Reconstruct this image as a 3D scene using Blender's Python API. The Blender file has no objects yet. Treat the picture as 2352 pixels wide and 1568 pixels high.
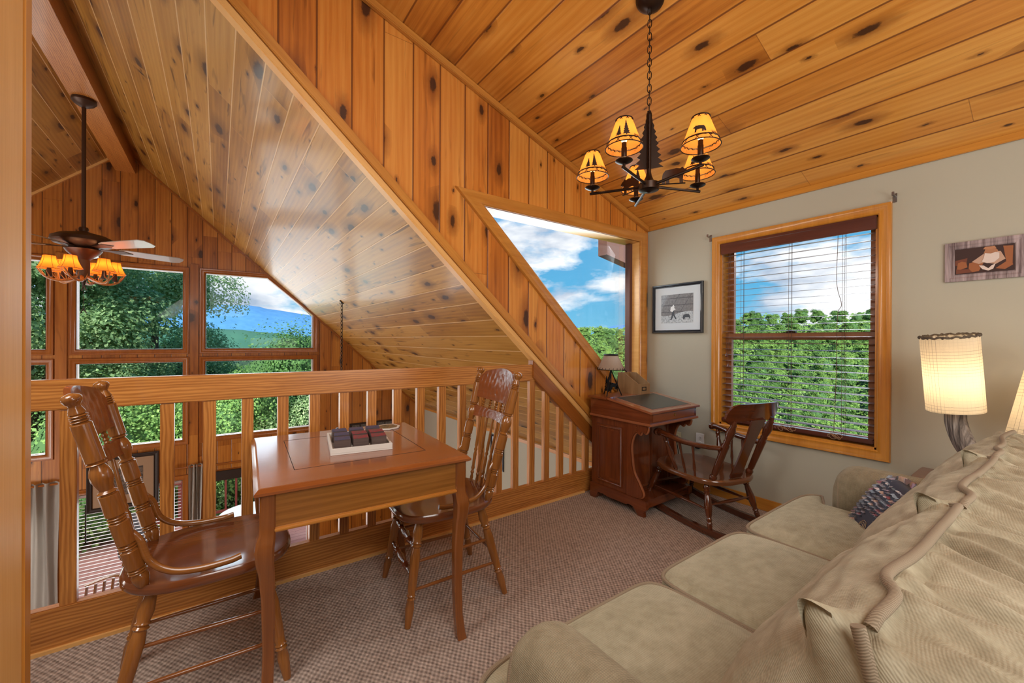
import bpy, bmesh, math, random
from mathutils import Vector, Matrix, noise
R = math.radians
PI = math.pi
random.seed(7)
COL = bpy.context.scene.collection

# ------------------------------------------------------------------ materials
class NT:
    def __init__(s, name):
        s.m = bpy.data.materials.new(name); s.m.use_nodes = True
        s.t = s.m.node_tree; s.t.nodes.clear()
        s.out = s.t.nodes.new('ShaderNodeOutputMaterial')
    def n(s, kind, ins=None, **props):
        nd = s.t.nodes.new('ShaderNode' + kind)
        for k, v in props.items(): setattr(nd, k, v)
        if ins:
            for k, v in ins.items(): s.set(nd.inputs[k], v)
        return nd
    def set(s, sock, v):
        if isinstance(v, bpy.types.NodeSocket): s.t.links.new(v, sock)
        elif isinstance(v, bpy.types.Node): s.t.links.new(v.outputs[0], sock)
        else:
            if sock.type == 'RGBA' and len(v) == 3: v = (*v, 1)
            sock.default_value = v
    def math(s, op, a, b=0.0, c=0.0):
        return s.n('Math', {0: a, 1: b, 2: c}, operation=op).outputs[0]
    def mix(s, f, a, b, mode='MIX'):
        nd = s.n('Mix', None, data_type='RGBA', blend_type=mode)
        s.set(nd.inputs[0], f); s.set(nd.inputs[6], a); s.set(nd.inputs[7], b)
        return nd.outputs[2]
    def ramp(s, f, stops):
        nd = s.n('ValToRGB', {0: f}); cr = nd.color_ramp
        while len(cr.elements) < len(stops): cr.elements.new(0.5)
        for e, (p, c) in zip(cr.elements, stops): e.position = p; e.color = (*c, 1)
        return nd.outputs[0]
    def noise(s, vec, scale, detail=3, rough=0.5, dist=0.0):
        return s.n('TexNoise', {'Vector': vec, 'Scale': scale, 'Detail': detail, 'Roughness': rough, 'Distortion': dist})
    def bsdf(s, **k):
        b = s.n('BsdfPrincipled', {q.replace('_', ' '): v for q, v in k.items()})
        s.t.links.new(b.outputs[0], s.out.inputs[0]); return b
    def uv(s):
        return s.n('SeparateXYZ', {0: s.n('UVMap').outputs[0]})
    def vec(s, x, y, z=0.0):
        return s.n('CombineXYZ', {0: x, 1: y, 2: z}).outputs[0]
    def bump(s, h, strength=0.2, dist=0.002):
        return s.n('Bump', {'Height': h, 'Strength': strength, 'Distance': dist}).outputs[0]

def S(r, g, b):   # sRGB 0-255 -> linear
    f = lambda c: (c/255/12.92) if c/255 <= .04045 else ((c/255+.055)/1.055)**2.4
    return (f(r), f(g), f(b))

def plain(name, col, rough=.5, metal=0, **k):
    q = NT(name); q.bsdf(Base_Color=col, Roughness=rough, Metallic=metal, **k); return q.m

def planks(name, dark, mid, light, width, off=0.0, groove=(.05, .02, .008), gw=.035, rough=.28, knot=1.0, length=2.9, coat=.25, gray=None, streak=.5):
    q = NT(name); uv = q.uv(); u = q.math('ADD', uv.outputs[0], 20 - off); v = q.math('ADD', uv.outputs[1], 20)
    uw = q.math('DIVIDE', u, width); idx = q.math('FLOOR', uw); f = q.math('SUBTRACT', uw, idx)
    rnd = q.n('TexWhiteNoise', {'Vector': q.vec(idx, 3.3, 1.7)}, noise_dimensions='3D').outputs[0]
    vl = q.math('ADD', q.math('DIVIDE', v, length), q.math('MULTIPLY', rnd, 7.0)); vi = q.math('FLOOR', vl); vf = q.math('SUBTRACT', vl, vi)
    wn = q.n('TexWhiteNoise', {'Vector': q.vec(idx, vi, 9.1)}, noise_dimensions='3D'); r2 = wn.outputs[0]
    off3 = q.math('MULTIPLY', r2, 37.0)
    # broad tone and fine grain, stretched along the board
    gv = q.vec(q.math('MULTIPLY', u, 10.0), q.math('MULTIPLY', v, .9), off3)
    broad = q.noise(gv, 1.0, 3, .55, .6).outputs[0]
    fine = q.noise(q.vec(q.math('MULTIPLY', u, 160.0), q.math('MULTIPLY', v, 3.0), off3), 1.0, 3, .6).outputs[0]
    ring = q.n('TexWave', {'Vector': q.vec(u, q.math('MULTIPLY', v, .07), off3), 'Scale': 9.0, 'Distortion': 5.0, 'Detail': 2.0, 'Detail Scale': 1.2}).outputs[1]
    tone = q.math('ADD', q.math('MULTIPLY', broad, .75), q.math('ADD', q.math('MULTIPLY', r2, .38), q.math('ADD', q.math('MULTIPLY', fine, .36), q.math('MULTIPLY', ring, .13))))
    tone = q.math('SUBTRACT', tone, .355)
    c = q.ramp(tone, [(.08, dark), (.42, mid), (.82, light)])
    # knots
    kv = q.vec(q.math('ADD', q.math('MULTIPLY', u, 1/width), q.math('MULTIPLY', r2, 3.0)), q.math('MULTIPLY', v, 2.6), off3)
    vor = q.n('TexVoronoi', {'Vector': q.vec(uw, q.math('ADD', q.math('MULTIPLY', v, 2.4), q.math('MULTIPLY', r2, 11.0))), 'Scale': 1.0, 'Randomness': 1.0}, voronoi_dimensions='2D')
    kd = vor.outputs['Distance']; kc = q.n('SeparateColor', {0: vor.outputs['Color']})
    wob = q.math('MULTIPLY', q.math('SUBTRACT', q.noise(q.vec(q.math('MULTIPLY', u, 34), q.math('MULTIPLY', v, 22), off3), 1.0, 3, .7).outputs[0], .5), .14)
    keep = q.math('GREATER_THAN', kc.outputs[0], .36)
    rad = q.math('MULTIPLY', q.math('ADD', q.math('MULTIPLY', q.math('POWER', kc.outputs[1], 2.5), .12), .018), knot)
    kdd = q.math('ADD', kd, wob)
    core = q.math('MULTIPLY', q.n('MapRange', {'Value': kdd, 'From Min': rad, 'From Max': q.math('MULTIPLY', rad, 1.5), 'To Min': 1.0, 'To Max': 0.0}).outputs[0], keep)
    halo = q.math('MULTIPLY', q.n('MapRange', {'Value': kdd, 'From Min': rad, 'From Max': q.math('MULTIPLY', rad, 4.2), 'To Min': .8, 'To Max': 0.0}).outputs[0], keep)
    c = q.mix(halo, c, [x*.62 for x in dark]); c = q.mix(q.math('MULTIPLY', core, .88), c, S(48, 22, 10))
    # pitch streaks along the grain
    st = q.noise(q.vec(q.math('MULTIPLY', u, 26.0), q.math('MULTIPLY', v, 2.2), q.math('ADD', off3, 4.0)), 1.0, 2, .5, .8).outputs[0]
    sm = q.n('MapRange', {'Value': st, 'From Min': .62, 'From Max': .74, 'To Min': 0.0, 'To Max': streak}).outputs[0]
    c = q.mix(sm, c, [x*.5 for x in dark])
    # groove
    e = q.math('ABSOLUTE', q.math('SUBTRACT', f, .5)); g = q.n('MapRange', {'Value': e, 'From Min': .5-gw, 'From Max': .5-gw*.45, 'To Min': 0.0, 'To Max': 1.0}).outputs[0]
    ej = q.math('LESS_THAN', q.math('MULTIPLY', vf, length), .003)
    g = q.math('MAXIMUM', g, q.math('MULTIPLY', ej, .6))
    c = q.mix(q.math('MULTIPLY', g, .85), c, groove)
    h = q.math('SUBTRACT', q.math('MULTIPLY', q.math('ADD', fine, broad), .06), g)
    q.bsdf(Base_Color=c, Roughness=q.math('ADD', q.math('MULTIPLY', broad, .12), rough), Coat_Weight=coat, Coat_Roughness=.12, Normal=q.bump(h, .5, .004))
    return q.m

def wood(name, dark, light, rough=.25, scale=1.0, coat=.3, contrast=1.0, ring=0.0):
    q = NT(name); uv = q.uv(); oi = q.n('ObjectInfo'); rr = q.math('MULTIPLY', oi.outputs['Random'], 31.0)
    u = uv.outputs[0]; v = uv.outputs[1]
    a = q.noise(q.vec(q.math('MULTIPLY', u, 1.6*scale), q.math('MULTIPLY', v, 22*scale), rr), 1.0, 4, .6, .8).outputs[0]
    b = q.noise(q.vec(q.math('MULTIPLY', u, 7*scale), q.math('MULTIPLY', v, 260*scale), rr), 1.0, 2, .6).outputs[0]
    w = q.n('TexWave', {'Vector': q.vec(q.math('MULTIPLY', u, .18), q.math('ADD', v, q.math('MULTIPLY', rr, .3)), rr), 'Scale': 16.0*scale, 'Distortion': 7.0, 'Detail': 2.0, 'Detail Scale': 1.0}, bands_direction='Y').outputs[1]
    t = q.math('ADD', q.math('MULTIPLY', a, .75 if not ring else .45), q.math('ADD', q.math('MULTIPLY', b, .3), q.math('MULTIPLY', w, ring)))
    t = q.math('ADD', q.math('MULTIPLY', q.math('SUBTRACT', t, .5), contrast), .5)
    mid = [(x+y)/2 for x, y in zip(dark, light)]
    c = q.ramp(t, [(.2, dark), (.5, mid), (.8, light)])
    q.bsdf(Base_Color=c, Roughness=rough, Coat_Weight=coat, Coat_Roughness=.1, Normal=q.bump(b, .12, .001))
    return q.m

def fabric(name, c1, c2, c3, scale=90., pattern=.5, bump=.5, big=2.0):
    q = NT(name); uv = q.uv(); u = uv.outputs[0]; v = uv.outputs[1]
    su = q.math('SINE', q.math('MULTIPLY', q.math('ADD', u, v), scale*PI)); sv = q.math('SINE', q.math('MULTIPLY', q.math('SUBTRACT', u, v), scale*PI))
    p = q.math('MULTIPLY', su, sv); pn = q.math('ADD', q.math('MULTIPLY', p, .5), .5)
    tc = q.n('TexCoord').outputs['Object']
    n1 = q.noise(tc, big, 4, .6).outputs[0]; n2 = q.noise(tc, 180, 2).outputs[0]; n3 = q.noise(tc, 30, 3, .6).outputs[0]
    c = q.ramp(q.math('ADD', q.math('MULTIPLY', n1, .55), q.math('MULTIPLY', n3, .45)), [(.3, c1), (.5, c2), (.7, c3)])
    c = q.mix(q.math('MULTIPLY', pn, pattern), c, [x*.42 for x in c1])
    c = q.mix(q.math('MULTIPLY', n2, .25), c, c3)
    q.bsdf(Base_Color=c, Roughness=.85, Sheen_Weight=.5, Sheen_Roughness=.4, Sheen_Tint=(*c3, 1), Normal=q.bump(q.math('ADD', q.math('MULTIPLY', pn, -1.0), q.math('MULTIPLY', n2, .6)), bump, .003))
    return q.m

def leafmat(name, cols, transl=.35):
    q = NT(name); oi = q.n('ObjectInfo'); tc = q.n('TexCoord').outputs['Object']
    n1 = q.noise(tc, .9, 3).outputs[0]; n2 = q.noise(tc, 9.0, 2).outputs[0]
    isl = q.n('NewGeometry').outputs['Random Per Island']
    t = q.math('ADD', q.math('MULTIPLY', n1, .45), q.math('ADD', q.math('MULTIPLY', isl, .35), q.math('MULTIPLY', oi.outputs['Random'], .35)))
    c = q.ramp(q.math('SUBTRACT', t, .06), [(.15, cols[0]), (.5, cols[1]), (.85, cols[2])])
    d = q.n('BsdfPrincipled', {'Base Color': c, 'Roughness': .55, 'Specular IOR Level': .3}); tr = q.n('BsdfTranslucent', {'Color': c})
    mx = q.n('MixShader', {0: transl, 1: d.outputs[0], 2: tr.outputs[0]}); q.t.links.new(mx.outputs[0], q.out.inputs[0])
    return q.m

M = {}
M['plankwall'] = planks('pine_wall', S(150, 78, 22), S(198, 118, 42), S(220, 152, 70), .176, off=.349, groove=S(96, 46, 16), length=9)
M['ceil'] = planks('pine_ceiling', S(170, 98, 30), S(208, 136, 52), S(228, 166, 80), .177, off=.03, groove=S(110, 54, 16), knot=.9, streak=.3)
M['slope'] = planks('pine_slope', S(136, 88, 30), S(174, 124, 50), S(198, 150, 74), .1728, off=0.047, groove=S(226, 184, 124), gw=.032, knot=1.1, rough=.34, coat=.3, length=3.6, streak=.85)  # light groove colour paints highlights along the board gaps
M['farwall'] = planks('pine_far_wall', S(122, 66, 20), S(168, 102, 38), S(198, 134, 58), .176, off=.1, groove=S(70, 30, 10))
M['trim'] = wood('pine_trim', S(166, 98, 32), S(210, 146, 66), .3, 1.0, .3)
M['trimlt'] = wood('pine_jamb', S(206, 146, 76), S(236, 186, 116), .35, 1.0, .2)
M['trimred'] = wood('cedar_trim', S(122, 64, 20), S(170, 102, 40), .3, 1.0, .3)
M['casing'] = wood('golden_casing', S(168, 102, 28), S(208, 142, 54), .3, 1.0, .35)
M['fir'] = wood('fir_rail', S(144, 82, 30), S(210, 144, 72), .3, 1.4, .3, 1.3, .22)
M['beam'] = wood('fir_beam', S(150, 84, 28), S(204, 136, 66), .35, 1.6, .2, 1.4, .3)
M['oak'] = wood('honey_oak', S(104, 58, 22), S(158, 100, 44), .2, 1.0, .5, 1.2)
M['oakleg'] = wood('table_leg_oak', S(104, 56, 22), S(146, 86, 38), .2, 1.0, .5, 1.0)
M['oaktop'] = wood('table_top_oak', S(110, 56, 24), S(150, 84, 38), .2, 1.0, .6, 1.0)
M['apron'] = wood('apron_oak', S(126, 78, 28), S(178, 120, 54), .25, .8, .4, 1.3, .1)
M['seatwood'] = wood('seat_oak', S(84, 42, 22), S(128, 72, 38), .16, .9, .6, 1.1)
M['carved'] = wood('carved_oak', S(110, 54, 24), S(144, 78, 38), .28, 1.0, .4, 1.0)
M['mahog'] = wood('mahogany', S(80, 36, 18), S(126, 64, 32), .18, 1.0, .6, 1.2)
M['mahogd'] = wood('mahogany_edge', S(124, 66, 40), S(164, 100, 62), .2, 1.0, .6, 1.0)
M['rocker'] = wood('walnut_rocker', S(50, 24, 12), S(100, 48, 22), .14, 1.0, .7, 1.2)
M['rockseat'] = wood('walnut_seat', S(72, 44, 26), S(126, 74, 38), .2, .8, .6, 1.4)
M['boxwood'] = wood('rustic_box', S(112, 82, 48), S(160, 122, 80), .6, 1.2, 0, 1.2)
M['weathered'] = wood('weathered_board', S(84, 66, 66), S(176, 158, 158), .8, 2.0, 0, 2.0)
M['blind'] = wood('blind_wood', S(70, 34, 26), S(98, 52, 40), .25, 1.0, .5)
M['slatw'] = plain('blind_slat', S(168, 146, 142), .3, 0, Coat_Weight=.5)  # sky sheen on the dark wooden slats is put into this paler colour
M['sash'] = wood('window_sash', S(128, 74, 34), S(166, 104, 54), .35, 1.0, .2)
M['graywall'] = None
def wallpaint():
    q = NT('greige_paint'); tc = q.n('TexCoord').outputs['Object']
    n = q.noise(tc, 120, 3).outputs[0]; b = q.noise(tc, .8, 2).outputs[0]
    c = q.mix(b, S(170, 165, 147), S(180, 175, 157)); q.bsdf(Base_Color=c, Roughness=.6, Normal=q.bump(n, .12, .002)); return q.m
M['graywall'] = wallpaint()
M['whitewall'] = plain('pale_paint', S(190, 184, 168), .8)
def carpetmat():
    q = NT('berber_carpet'); uv = q.uv(); u = uv.outputs[0]; v = uv.outputs[1]; k = 74.0
    nz = q.noise(q.vec(q.math('MULTIPLY', u, 14), q.math('MULTIPLY', v, 14)), 1.0, 2).outputs[0]
    w = q.math('MULTIPLY', nz, 2.4); cell = q.n('TexVoronoi', {'Vector': q.vec(q.math('MULTIPLY', u, 90), q.math('MULTIPLY', v, 70)), 'Scale': 1.0}, voronoi_dimensions='2D').outputs['Color']; cellv = q.n('SeparateColor', {0: cell}).outputs[0]
    a = q.math('MULTIPLY', q.math('SINE', q.math('ADD', q.math('MULTIPLY', u, k*PI*1.35), w)), q.math('SINE', q.math('ADD', q.math('MULTIPLY', v, k*PI*1.0), w)))
    p = q.math('ADD', q.math('MULTIPLY', a, .5), .5)
    fine = q.noise(q.vec(q.math('MULTIPLY', u, 300), q.math('MULTIPLY', v, 300)), 1.0, 2).outputs[0]
    lg = q.noise(q.vec(q.math('MULTIPLY', u, 3), q.math('MULTIPLY', v, 3)), 1.0, 3).outputs[0]
    c = q.mix(q.math('ADD', q.math('MULTIPLY', p, .62), q.math('ADD', q.math('MULTIPLY', cellv, .26), q.math('MULTIPLY', fine, .12))), S(70, 58, 52), S(214, 194, 180))
    c = q.mix(q.math('MULTIPLY', lg, .3), c, S(160, 130, 112))
    q.bsdf(Base_Color=c, Roughness=.95, Normal=q.bump(q.math('ADD', p, q.math('MULTIPLY', fine, .4)), .7, .006)); return q.m
M['carpet'] = carpetmat()
M['seatfab'] = fabric('sofa_seat_chenille', S(126, 120, 94), S(162, 156, 130), S(188, 182, 156), 270., .24, .4, 3.0)
M['backfab'] = fabric('sofa_back_chenille', S(114, 102, 78), S(154, 143, 118), S(190, 182, 158), 270., .15, .28, 5.0)
M['armfab'] = fabric('sofa_arm_chenille', S(110, 98, 74), S(142, 130, 104), S(170, 160, 134), 230., .45, .5, 4.0)
def pipemat():
    q = NT('sofa_piping'); uv = q.uv()
    w = q.math('SINE', q.math('MULTIPLY', q.math('ADD', uv.outputs[0], q.math('MULTIPLY', uv.outputs[1], .6)), 1900.0))
    p = q.math('ADD', q.math('MULTIPLY', w, .5), .5)
    q.bsdf(Base_Color=q.mix(p, S(122, 106, 86), S(154, 138, 116)), Roughness=.9, Normal=q.bump(p, .25, .001)); return q.m
M['pipe'] = pipemat()
M['black'] = plain('black_metal', S(26, 24, 24), .4, .6)
M['bronze'] = plain('bronze_metal', S(52, 38, 30), .35, .8)
M['fanbronze'] = plain('fan_bronze', S(76, 54, 42), .45, .5)
M['chrome'] = plain('steel', S(150, 146, 144), .3, 1.0)
M['blackpaint'] = plain('black_frame_paint', S(24, 28, 38), .3, 0, Coat_Weight=.4)
M['white'] = plain('white_plastic', S(226, 226, 224), .4)
M['almond'] = plain('almond_plastic', S(206, 196, 160), .4)
M['traywhite'] = plain('white_tray_paint', S(214, 210, 204), .5)
M['mat'] = plain('mount_board', S(200, 208, 214), .7)
M['blade'] = plain('fan_blade', S(168, 160, 150), .35, 0, Coat_Weight=.3)
M['leather'] = plain('green_black_leather', S(40, 46, 44), .32, 0, Coat_Weight=.3)
M['brasst'] = plain('tooled_border', S(150, 110, 90), .4)
M['brass'] = plain('brass', S(160, 120, 60), .35, 1.0)
M['cord'] = plain('blind_cord', S(92, 70, 52), .8)
M['cordlt'] = plain('blind_cord_light', S(160, 122, 90), .8)
M['curtain'] = plain('gray_curtain', S(196, 190, 182), .9)
M['dark'] = plain('dark_paint', S(40, 26, 20), .6)
M['deck'] = planks('deck_boards', S(150, 96, 86), S(188, 130, 116), S(206, 156, 142), .14, groove=S(90, 50, 44), knot=.3, rough=.7, coat=0, streak=0)
M['deckrail'] = plain('deck_rail_stain', S(132, 62, 54), .7)
M['fanshade'] = None
def shademat(name, col, emit, grid=False):
    q = NT(name); c = col
    if grid:
        uv = q.uv(); u = uv.outputs[0]; v = uv.outputs[1]
        def line(x, w): return q.math('LESS_THAN', q.math('ABSOLUTE', q.math('SUBTRACT', q.math('FRACT', x), .5)), w)
        nz = q.math('MULTIPLY', q.noise(q.vec(q.math('MULTIPLY', u, 3), q.math('MULTIPLY', v, 3)), 1.0, 2).outputs[0], .5)
        a = line(q.math('ADD', q.math('MULTIPLY', u, 48.), nz), .045); b = line(q.math('ADD', q.math('MULTIPLY', v, 70.), nz), .06)
        du = q.math('GREATER_THAN', q.math('SINE', q.math('MULTIPLY', u, 21.)), .15); dv = q.math('GREATER_THAN', q.math('SINE', q.math('ADD', q.math('MULTIPLY', v, 24.), 2.2)), .1)
        ln = q.math('MAXIMUM', q.math('MULTIPLY', a, q.math('ADD', q.math('MULTIPLY', du, .55), .12)), q.math('MULTIPLY', b, q.math('ADD', q.math('MULTIPLY', dv, .4), .12)))
        c = q.mix(ln, col, S(92, 58, 34))
    n = q.noise(q.n('TexCoord').outputs['Object'], 60, 3).outputs[0]
    c = q.mix(q.math('MULTIPLY', n, .3), c, [x*.7 for x in col])
    d = q.n('BsdfDiffuse', {'Color': c}); t = q.n('BsdfTranslucent', {'Color': c}); mx = q.n('MixShader', {0: .6, 1: d.outputs[0], 2: t.outputs[0]})
    em = q.n('Emission', {'Color': c, 'Strength': emit}); ad = q.n('AddShader', {0: mx.outputs[0], 1: em.outputs[0]})
    q.t.links.new(ad.outputs[0], q.out.inputs[0]); return q.m
M['fanshade'] = shademat('amber_shade', S(238, 138, 46), .40)
M['chshade'] = shademat('parchment_shade', S(240, 152, 66), .36)
M['lampshade'] = shademat('linen_grid_shade', S(230, 214, 186), .10, True)
M['deskshade'] = shademat('rawhide_shade', S(206, 186, 166), 0.0)
def emis(name, c, s):
    q = NT(name); e = q.n('Emission', {'Color': c, 'Strength': s}); q.t.links.new(e.outputs[0], q.out.inputs[0]); return q.m
M['bulb'] = emis('warm_bulb', S(255, 220, 150), 9.0)
def glassmat():
    q = NT('window_glass'); t = q.n('BsdfTransparent', {'Color': (.97, .98, .98, 1)}); g = q.n('BsdfGlossy', {'Color': (1, 1, 1, 1), 'Roughness': .02})
    f = q.math('MULTIPLY', q.n('Fresnel', {'IOR': 1.3}).outputs[0], .22); mx = q.n('MixShader', {0: f, 1: t.outputs[0], 2: g.outputs[0]}); q.t.links.new(mx.outputs[0], q.out.inputs[0]); return q.m
M['glass'] = glassmat()
def horn():
    q = NT('driftwood'); tc = q.n('TexCoord').outputs['UV']
    uv = q.uv(); a = q.noise(q.vec(q.math('MULTIPLY', uv.outputs[1], 90), q.math('MULTIPLY', uv.outputs[0], 5)), 1.0, 4, .6, .5).outputs[0]
    c = q.ramp(a, [(.35, S(54, 46, 42)), (.52, S(124, 112, 104)), (.7, S(176, 166, 156))])
    q.bsdf(Base_Color=c, Roughness=.8, Normal=q.bump(a, .9, .006)); return q.m
M['horn'] = horn()
M['antler'] = wood('antler', S(120, 66, 26), S(196, 132, 70), .4, 3.0, .2, 1.2)
def ruffle():
    q = NT('ruffled_silk'); isl = q.n('NewGeometry').outputs['Random Per Island']
    c = q.ramp(isl, [(.1, S(36, 30, 40)), (.35, S(110, 92, 96)), (.5, S(40, 34, 44)), (.66, S(128, 38, 54)), (.78, S(178, 148, 130)), (.95, S(64, 60, 74))])
    c2 = [e for e in q.t.nodes if e.type == 'VALTORGB'][0]; c2.color_ramp.interpolation = 'CONSTANT'
    q.bsdf(Base_Color=c, Roughness=.35, Sheen_Weight=.4); return q.m
M['ruffle'] = ruffle()
def blockmat(name, c1, c2):
    q = NT(name); uv = q.uv(); a = q.noise(q.vec(q.math('MULTIPLY', uv.outputs[0], 30), q.math('MULTIPLY', uv.outputs[1], 60)), 1.0, 3, .6, 1.0).outputs[0]
    c = q.ramp(a, [(.42, c1), (.5, c2), (.62, c1)]); q.bsdf(Base_Color=c, Roughness=.6); return q.m
M['cubebody'] = wood('stained_cube_side', S(58, 44, 40), S(92, 74, 68), .6, 3.0, 0, 1.4)
M['cubeblue'] = blockmat('cube_face_blue', S(48, 66, 96), S(86, 70, 96))
M['cubered'] = blockmat('cube_face_red', S(150, 26, 46), S(84, 76, 78))
M['leaf_near'] = leafmat('leaves_near', [S(62, 104, 56), S(118, 162, 88), S(180, 212, 124)], .45)
M['leaf_cool'] = leafmat('leaves_cool', [S(90, 128, 84), S(156, 188, 128), S(214, 232, 178)], .5)  # haze-like brightness is put into these pale leaf colours
M['leaf_far'] = leafmat('leaves_far', [S(70, 106, 56), S(112, 150, 72), S(160, 192, 98)], .35)  # slight distance haze is mixed into these greens
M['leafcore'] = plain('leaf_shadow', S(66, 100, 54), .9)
M['bark'] = wood('bark', S(60, 50, 40), S(104, 90, 74), .9, 1.0, 0, 1.4)
M['earth'] = plain('forest_floor', S(42, 70, 28), .95)
def mount(name, a, b):
    q = NT(name); n = q.noise(q.n('TexCoord').outputs['Object'], .012, 6, .6).outputs[0]; q.bsdf(Base_Color=q.mix(n, a, b), Roughness=1.0); return q.m
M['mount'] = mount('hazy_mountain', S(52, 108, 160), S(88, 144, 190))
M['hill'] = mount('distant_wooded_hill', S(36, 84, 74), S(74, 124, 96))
M['soffit'] = plain('exterior_soffit', S(96, 62, 52), .7)

# ------------------------------------------------------------------ mesh helpers
def nb(): return bmesh.new()
def box(bm, lo, hi, mat=None, bev=0.0):
    x0, y0, z0 = lo; x1, y1, z1 = hi
    vs = [bm.verts.new((x, y, z)) for x in (x0, x1) for y in (y0, y1) for z in (z0, z1)]
    if mat is not None:
        for v in vs: v.co = mat @ v.co
    fs = [bm.faces.new([vs[i] for i in f]) for f in ((0, 1, 3, 2), (4, 6, 7, 5), (0, 4, 5, 1), (2, 3, 7, 6), (0, 2, 6, 4), (1, 5, 7, 3))]
    if bev > 0:
        es = list({e for f in fs for e in f.edges})
        bmesh.ops.bevel(bm, geom=es, offset=bev, segments=2, affect='EDGES', clamp_overlap=True)
    return vs
def prism(bm, pts, ext, mat=None, bev=0.0):
    """closed polygon (list of 3D pts) extruded along vector ext"""
    a = [bm.verts.new(p) for p in pts]; b = [bm.verts.new(Vector(p)+Vector(ext)) for p in pts]
    n = len(pts); fs = [bm.faces.new(a), bm.faces.new(b[::-1])]
    for i in range(n): fs.append(bm.faces.new((a[i], b[i], b[(i+1) % n], a[(i+1) % n])))
    if mat is not None:
        for v in a+b: v.co = mat @ v.co
    if bev > 0:
        es = list({e for f in fs for e in f.edges})
        bmesh.ops.bevel(bm, geom=es, offset=bev, segments=2, affect='EDGES', clamp_overlap=True)
def frame_axes(d):
    d = d.normalized(); up = Vector((0, 0, 1)) if abs(d.z) < .95 else Vector((1, 0, 0))
    s = d.cross(up).normalized(); t = s.cross(d).normalized(); return s, t
def tube(bm, pts, rad, seg=8, closed=False, flat=1.0):
    pts = [Vector(p) for p in pts]; n = len(pts); rads = rad if isinstance(rad, (list, tuple)) else [rad]*n
    rings = []; s = None
    for i, p in enumerate(pts):
        if closed: d = pts[(i+1) % n]-pts[i-1]
        else: d = pts[min(i+1, n-1)]-pts[max(i-1, 0)]
        if d.length < 1e-9: d = Vector((0, 0, 1))
        d.normalize()
        if s is None: s, t = frame_axes(d)
        else:
            s = (s-d*s.dot(d)); s = s.normalized() if s.length > 1e-6 else frame_axes(d)[0]; t = s.cross(d).normalized()
        rings.append([bm.verts.new(p+s*math.cos(a)*rads[i]*flat+t*math.sin(a)*rads[i]) for a in [2*PI*k/seg for k in range(seg)]])
    m = n if closed else n-1
    for i in range(m):
        A = rings[i]; B = rings[(i+1) % n]
        for k in range(seg): bm.faces.new((A[k], A[(k+1) % seg], B[(k+1) % seg], B[k]))
    if not closed:
        bm.faces.new(rings[0][::-1]); bm.faces.new(rings[-1])
def lathe(bm, prof, p0, p1, seg=14):
    """turned piece: prof = [(t 0..1, radius)] from p0 to p1"""
    p0 = Vector(p0); p1 = Vector(p1); d = p1-p0; s, t = frame_axes(d)
    rings = []
    for (q, r) in prof:
        c = p0+d*q; r = max(r, .0008)
        rings.append([bm.verts.new(c+s*math.cos(a)*r+t*math.sin(a)*r) for a in [2*PI*k/seg for k in range(seg)]])
    for A, B in zip(rings, rings[1:]):
        for k in range(seg): bm.faces.new((A[k], A[(k+1) % seg], B[(k+1) % seg], B[k]))
    bm.faces.new(rings[0][::-1]); bm.faces.new(rings[-1])
def grid(bm, f, nu, nv, closeu=False, closev=False):
    V = [[bm.verts.new(f(i/(nu if closeu else nu-1), j/(nv if closev else nv-1))) for j in range(nv)] for i in range(nu)]
    for i in range(nu if closeu else nu-1):
        for j in range(nv if closev else nv-1):
            bm.faces.new((V[i][j], V[(i+1) % nu][j], V[(i+1) % nu][(j+1) % nv], V[i][(j+1) % nv]))
    return V
def cr(pts, n=8):
    """Catmull-Rom through points"""
    P = [Vector(p) for p in pts]; P = [2*P[0]-P[1]]+P+[2*P[-1]-P[-2]]; out = []
    for i in range(1, len(P)-2):
        for k in range(n):
            t = k/n; a, b, c, d = P[i-1:i+3]
            out.append(.5*((2*b)+(c-a)*t+(2*a-5*b+4*c-d)*t*t+(-a+3*b-3*c+d)*t**3))
    out.append(P[-2]); return out
def uvbox(me, long='z', scale=1.0):
    uvl = me.uv_layers.new(name='UVMap') if not me.uv_layers else me.uv_layers[0]
    L = 'xyz'.index(long)
    for p in me.polygons:
        n = p.normal; k = max(range(3), key=lambda i: abs(n[i]))
        if k == L: a, b = [i for i in range(3) if i != L]
        else: a = L; b = 3-L-k
        for li in p.loop_indices:
            c = me.vertices[me.loops[li].vertex_index].co; uvl.data[li].uv = (c[a]*scale, c[b]*scale)
def obj(name, bm, mat, parent=None, long='z', smooth=False, loc=None, rot=None, uvf=None, merge=False):
    me = bpy.data.meshes.new(name)
    bmesh.ops.recalc_face_normals(bm, faces=bm.faces[:])
    bm.to_mesh(me); bm.free()
    if uvf:
        uvl = me.uv_layers.new(name='UVMap')
        for l in me.loops: uvl.data[l.index].uv = uvf(me.vertices[l.vertex_index].co)
    else: uvbox(me, long)
    if smooth:
        for p in me.polygons: p.use_smooth = True
        try: me.set_sharp_from_angle(angle=R(42))
        except Exception: pass
    mats = mat if isinstance(mat, (list, tuple)) else [mat]
    for m in mats: me.materials.append(m)
    o = bpy.data.objects.new(name, me); COL.objects.link(o)
    if parent is not None: o.parent = parent
    if loc is not None: o.location = loc
    if rot is not None: o.rotation_euler = rot
    return o
def thing(name, label, cat, loc=(0, 0, 0), rz=0.0, group=None):
    o = bpy.data.objects.new(name, None); COL.objects.link(o); o.empty_display_size = .1
    o.location = loc; o.rotation_euler = (0, 0, rz); o['label'] = label; o['category'] = cat
    if group: o['group'] = group
    return o
def tag(o, label, cat, group=None):
    o['label'] = label; o['category'] = cat
    if group: o['group'] = group
    return o
def struct(name, bm, m, parent=None, **k):
    o = obj(name, bm, m, parent, **k)
    if parent is None: o['kind'] = 'structure'
    return o
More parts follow.
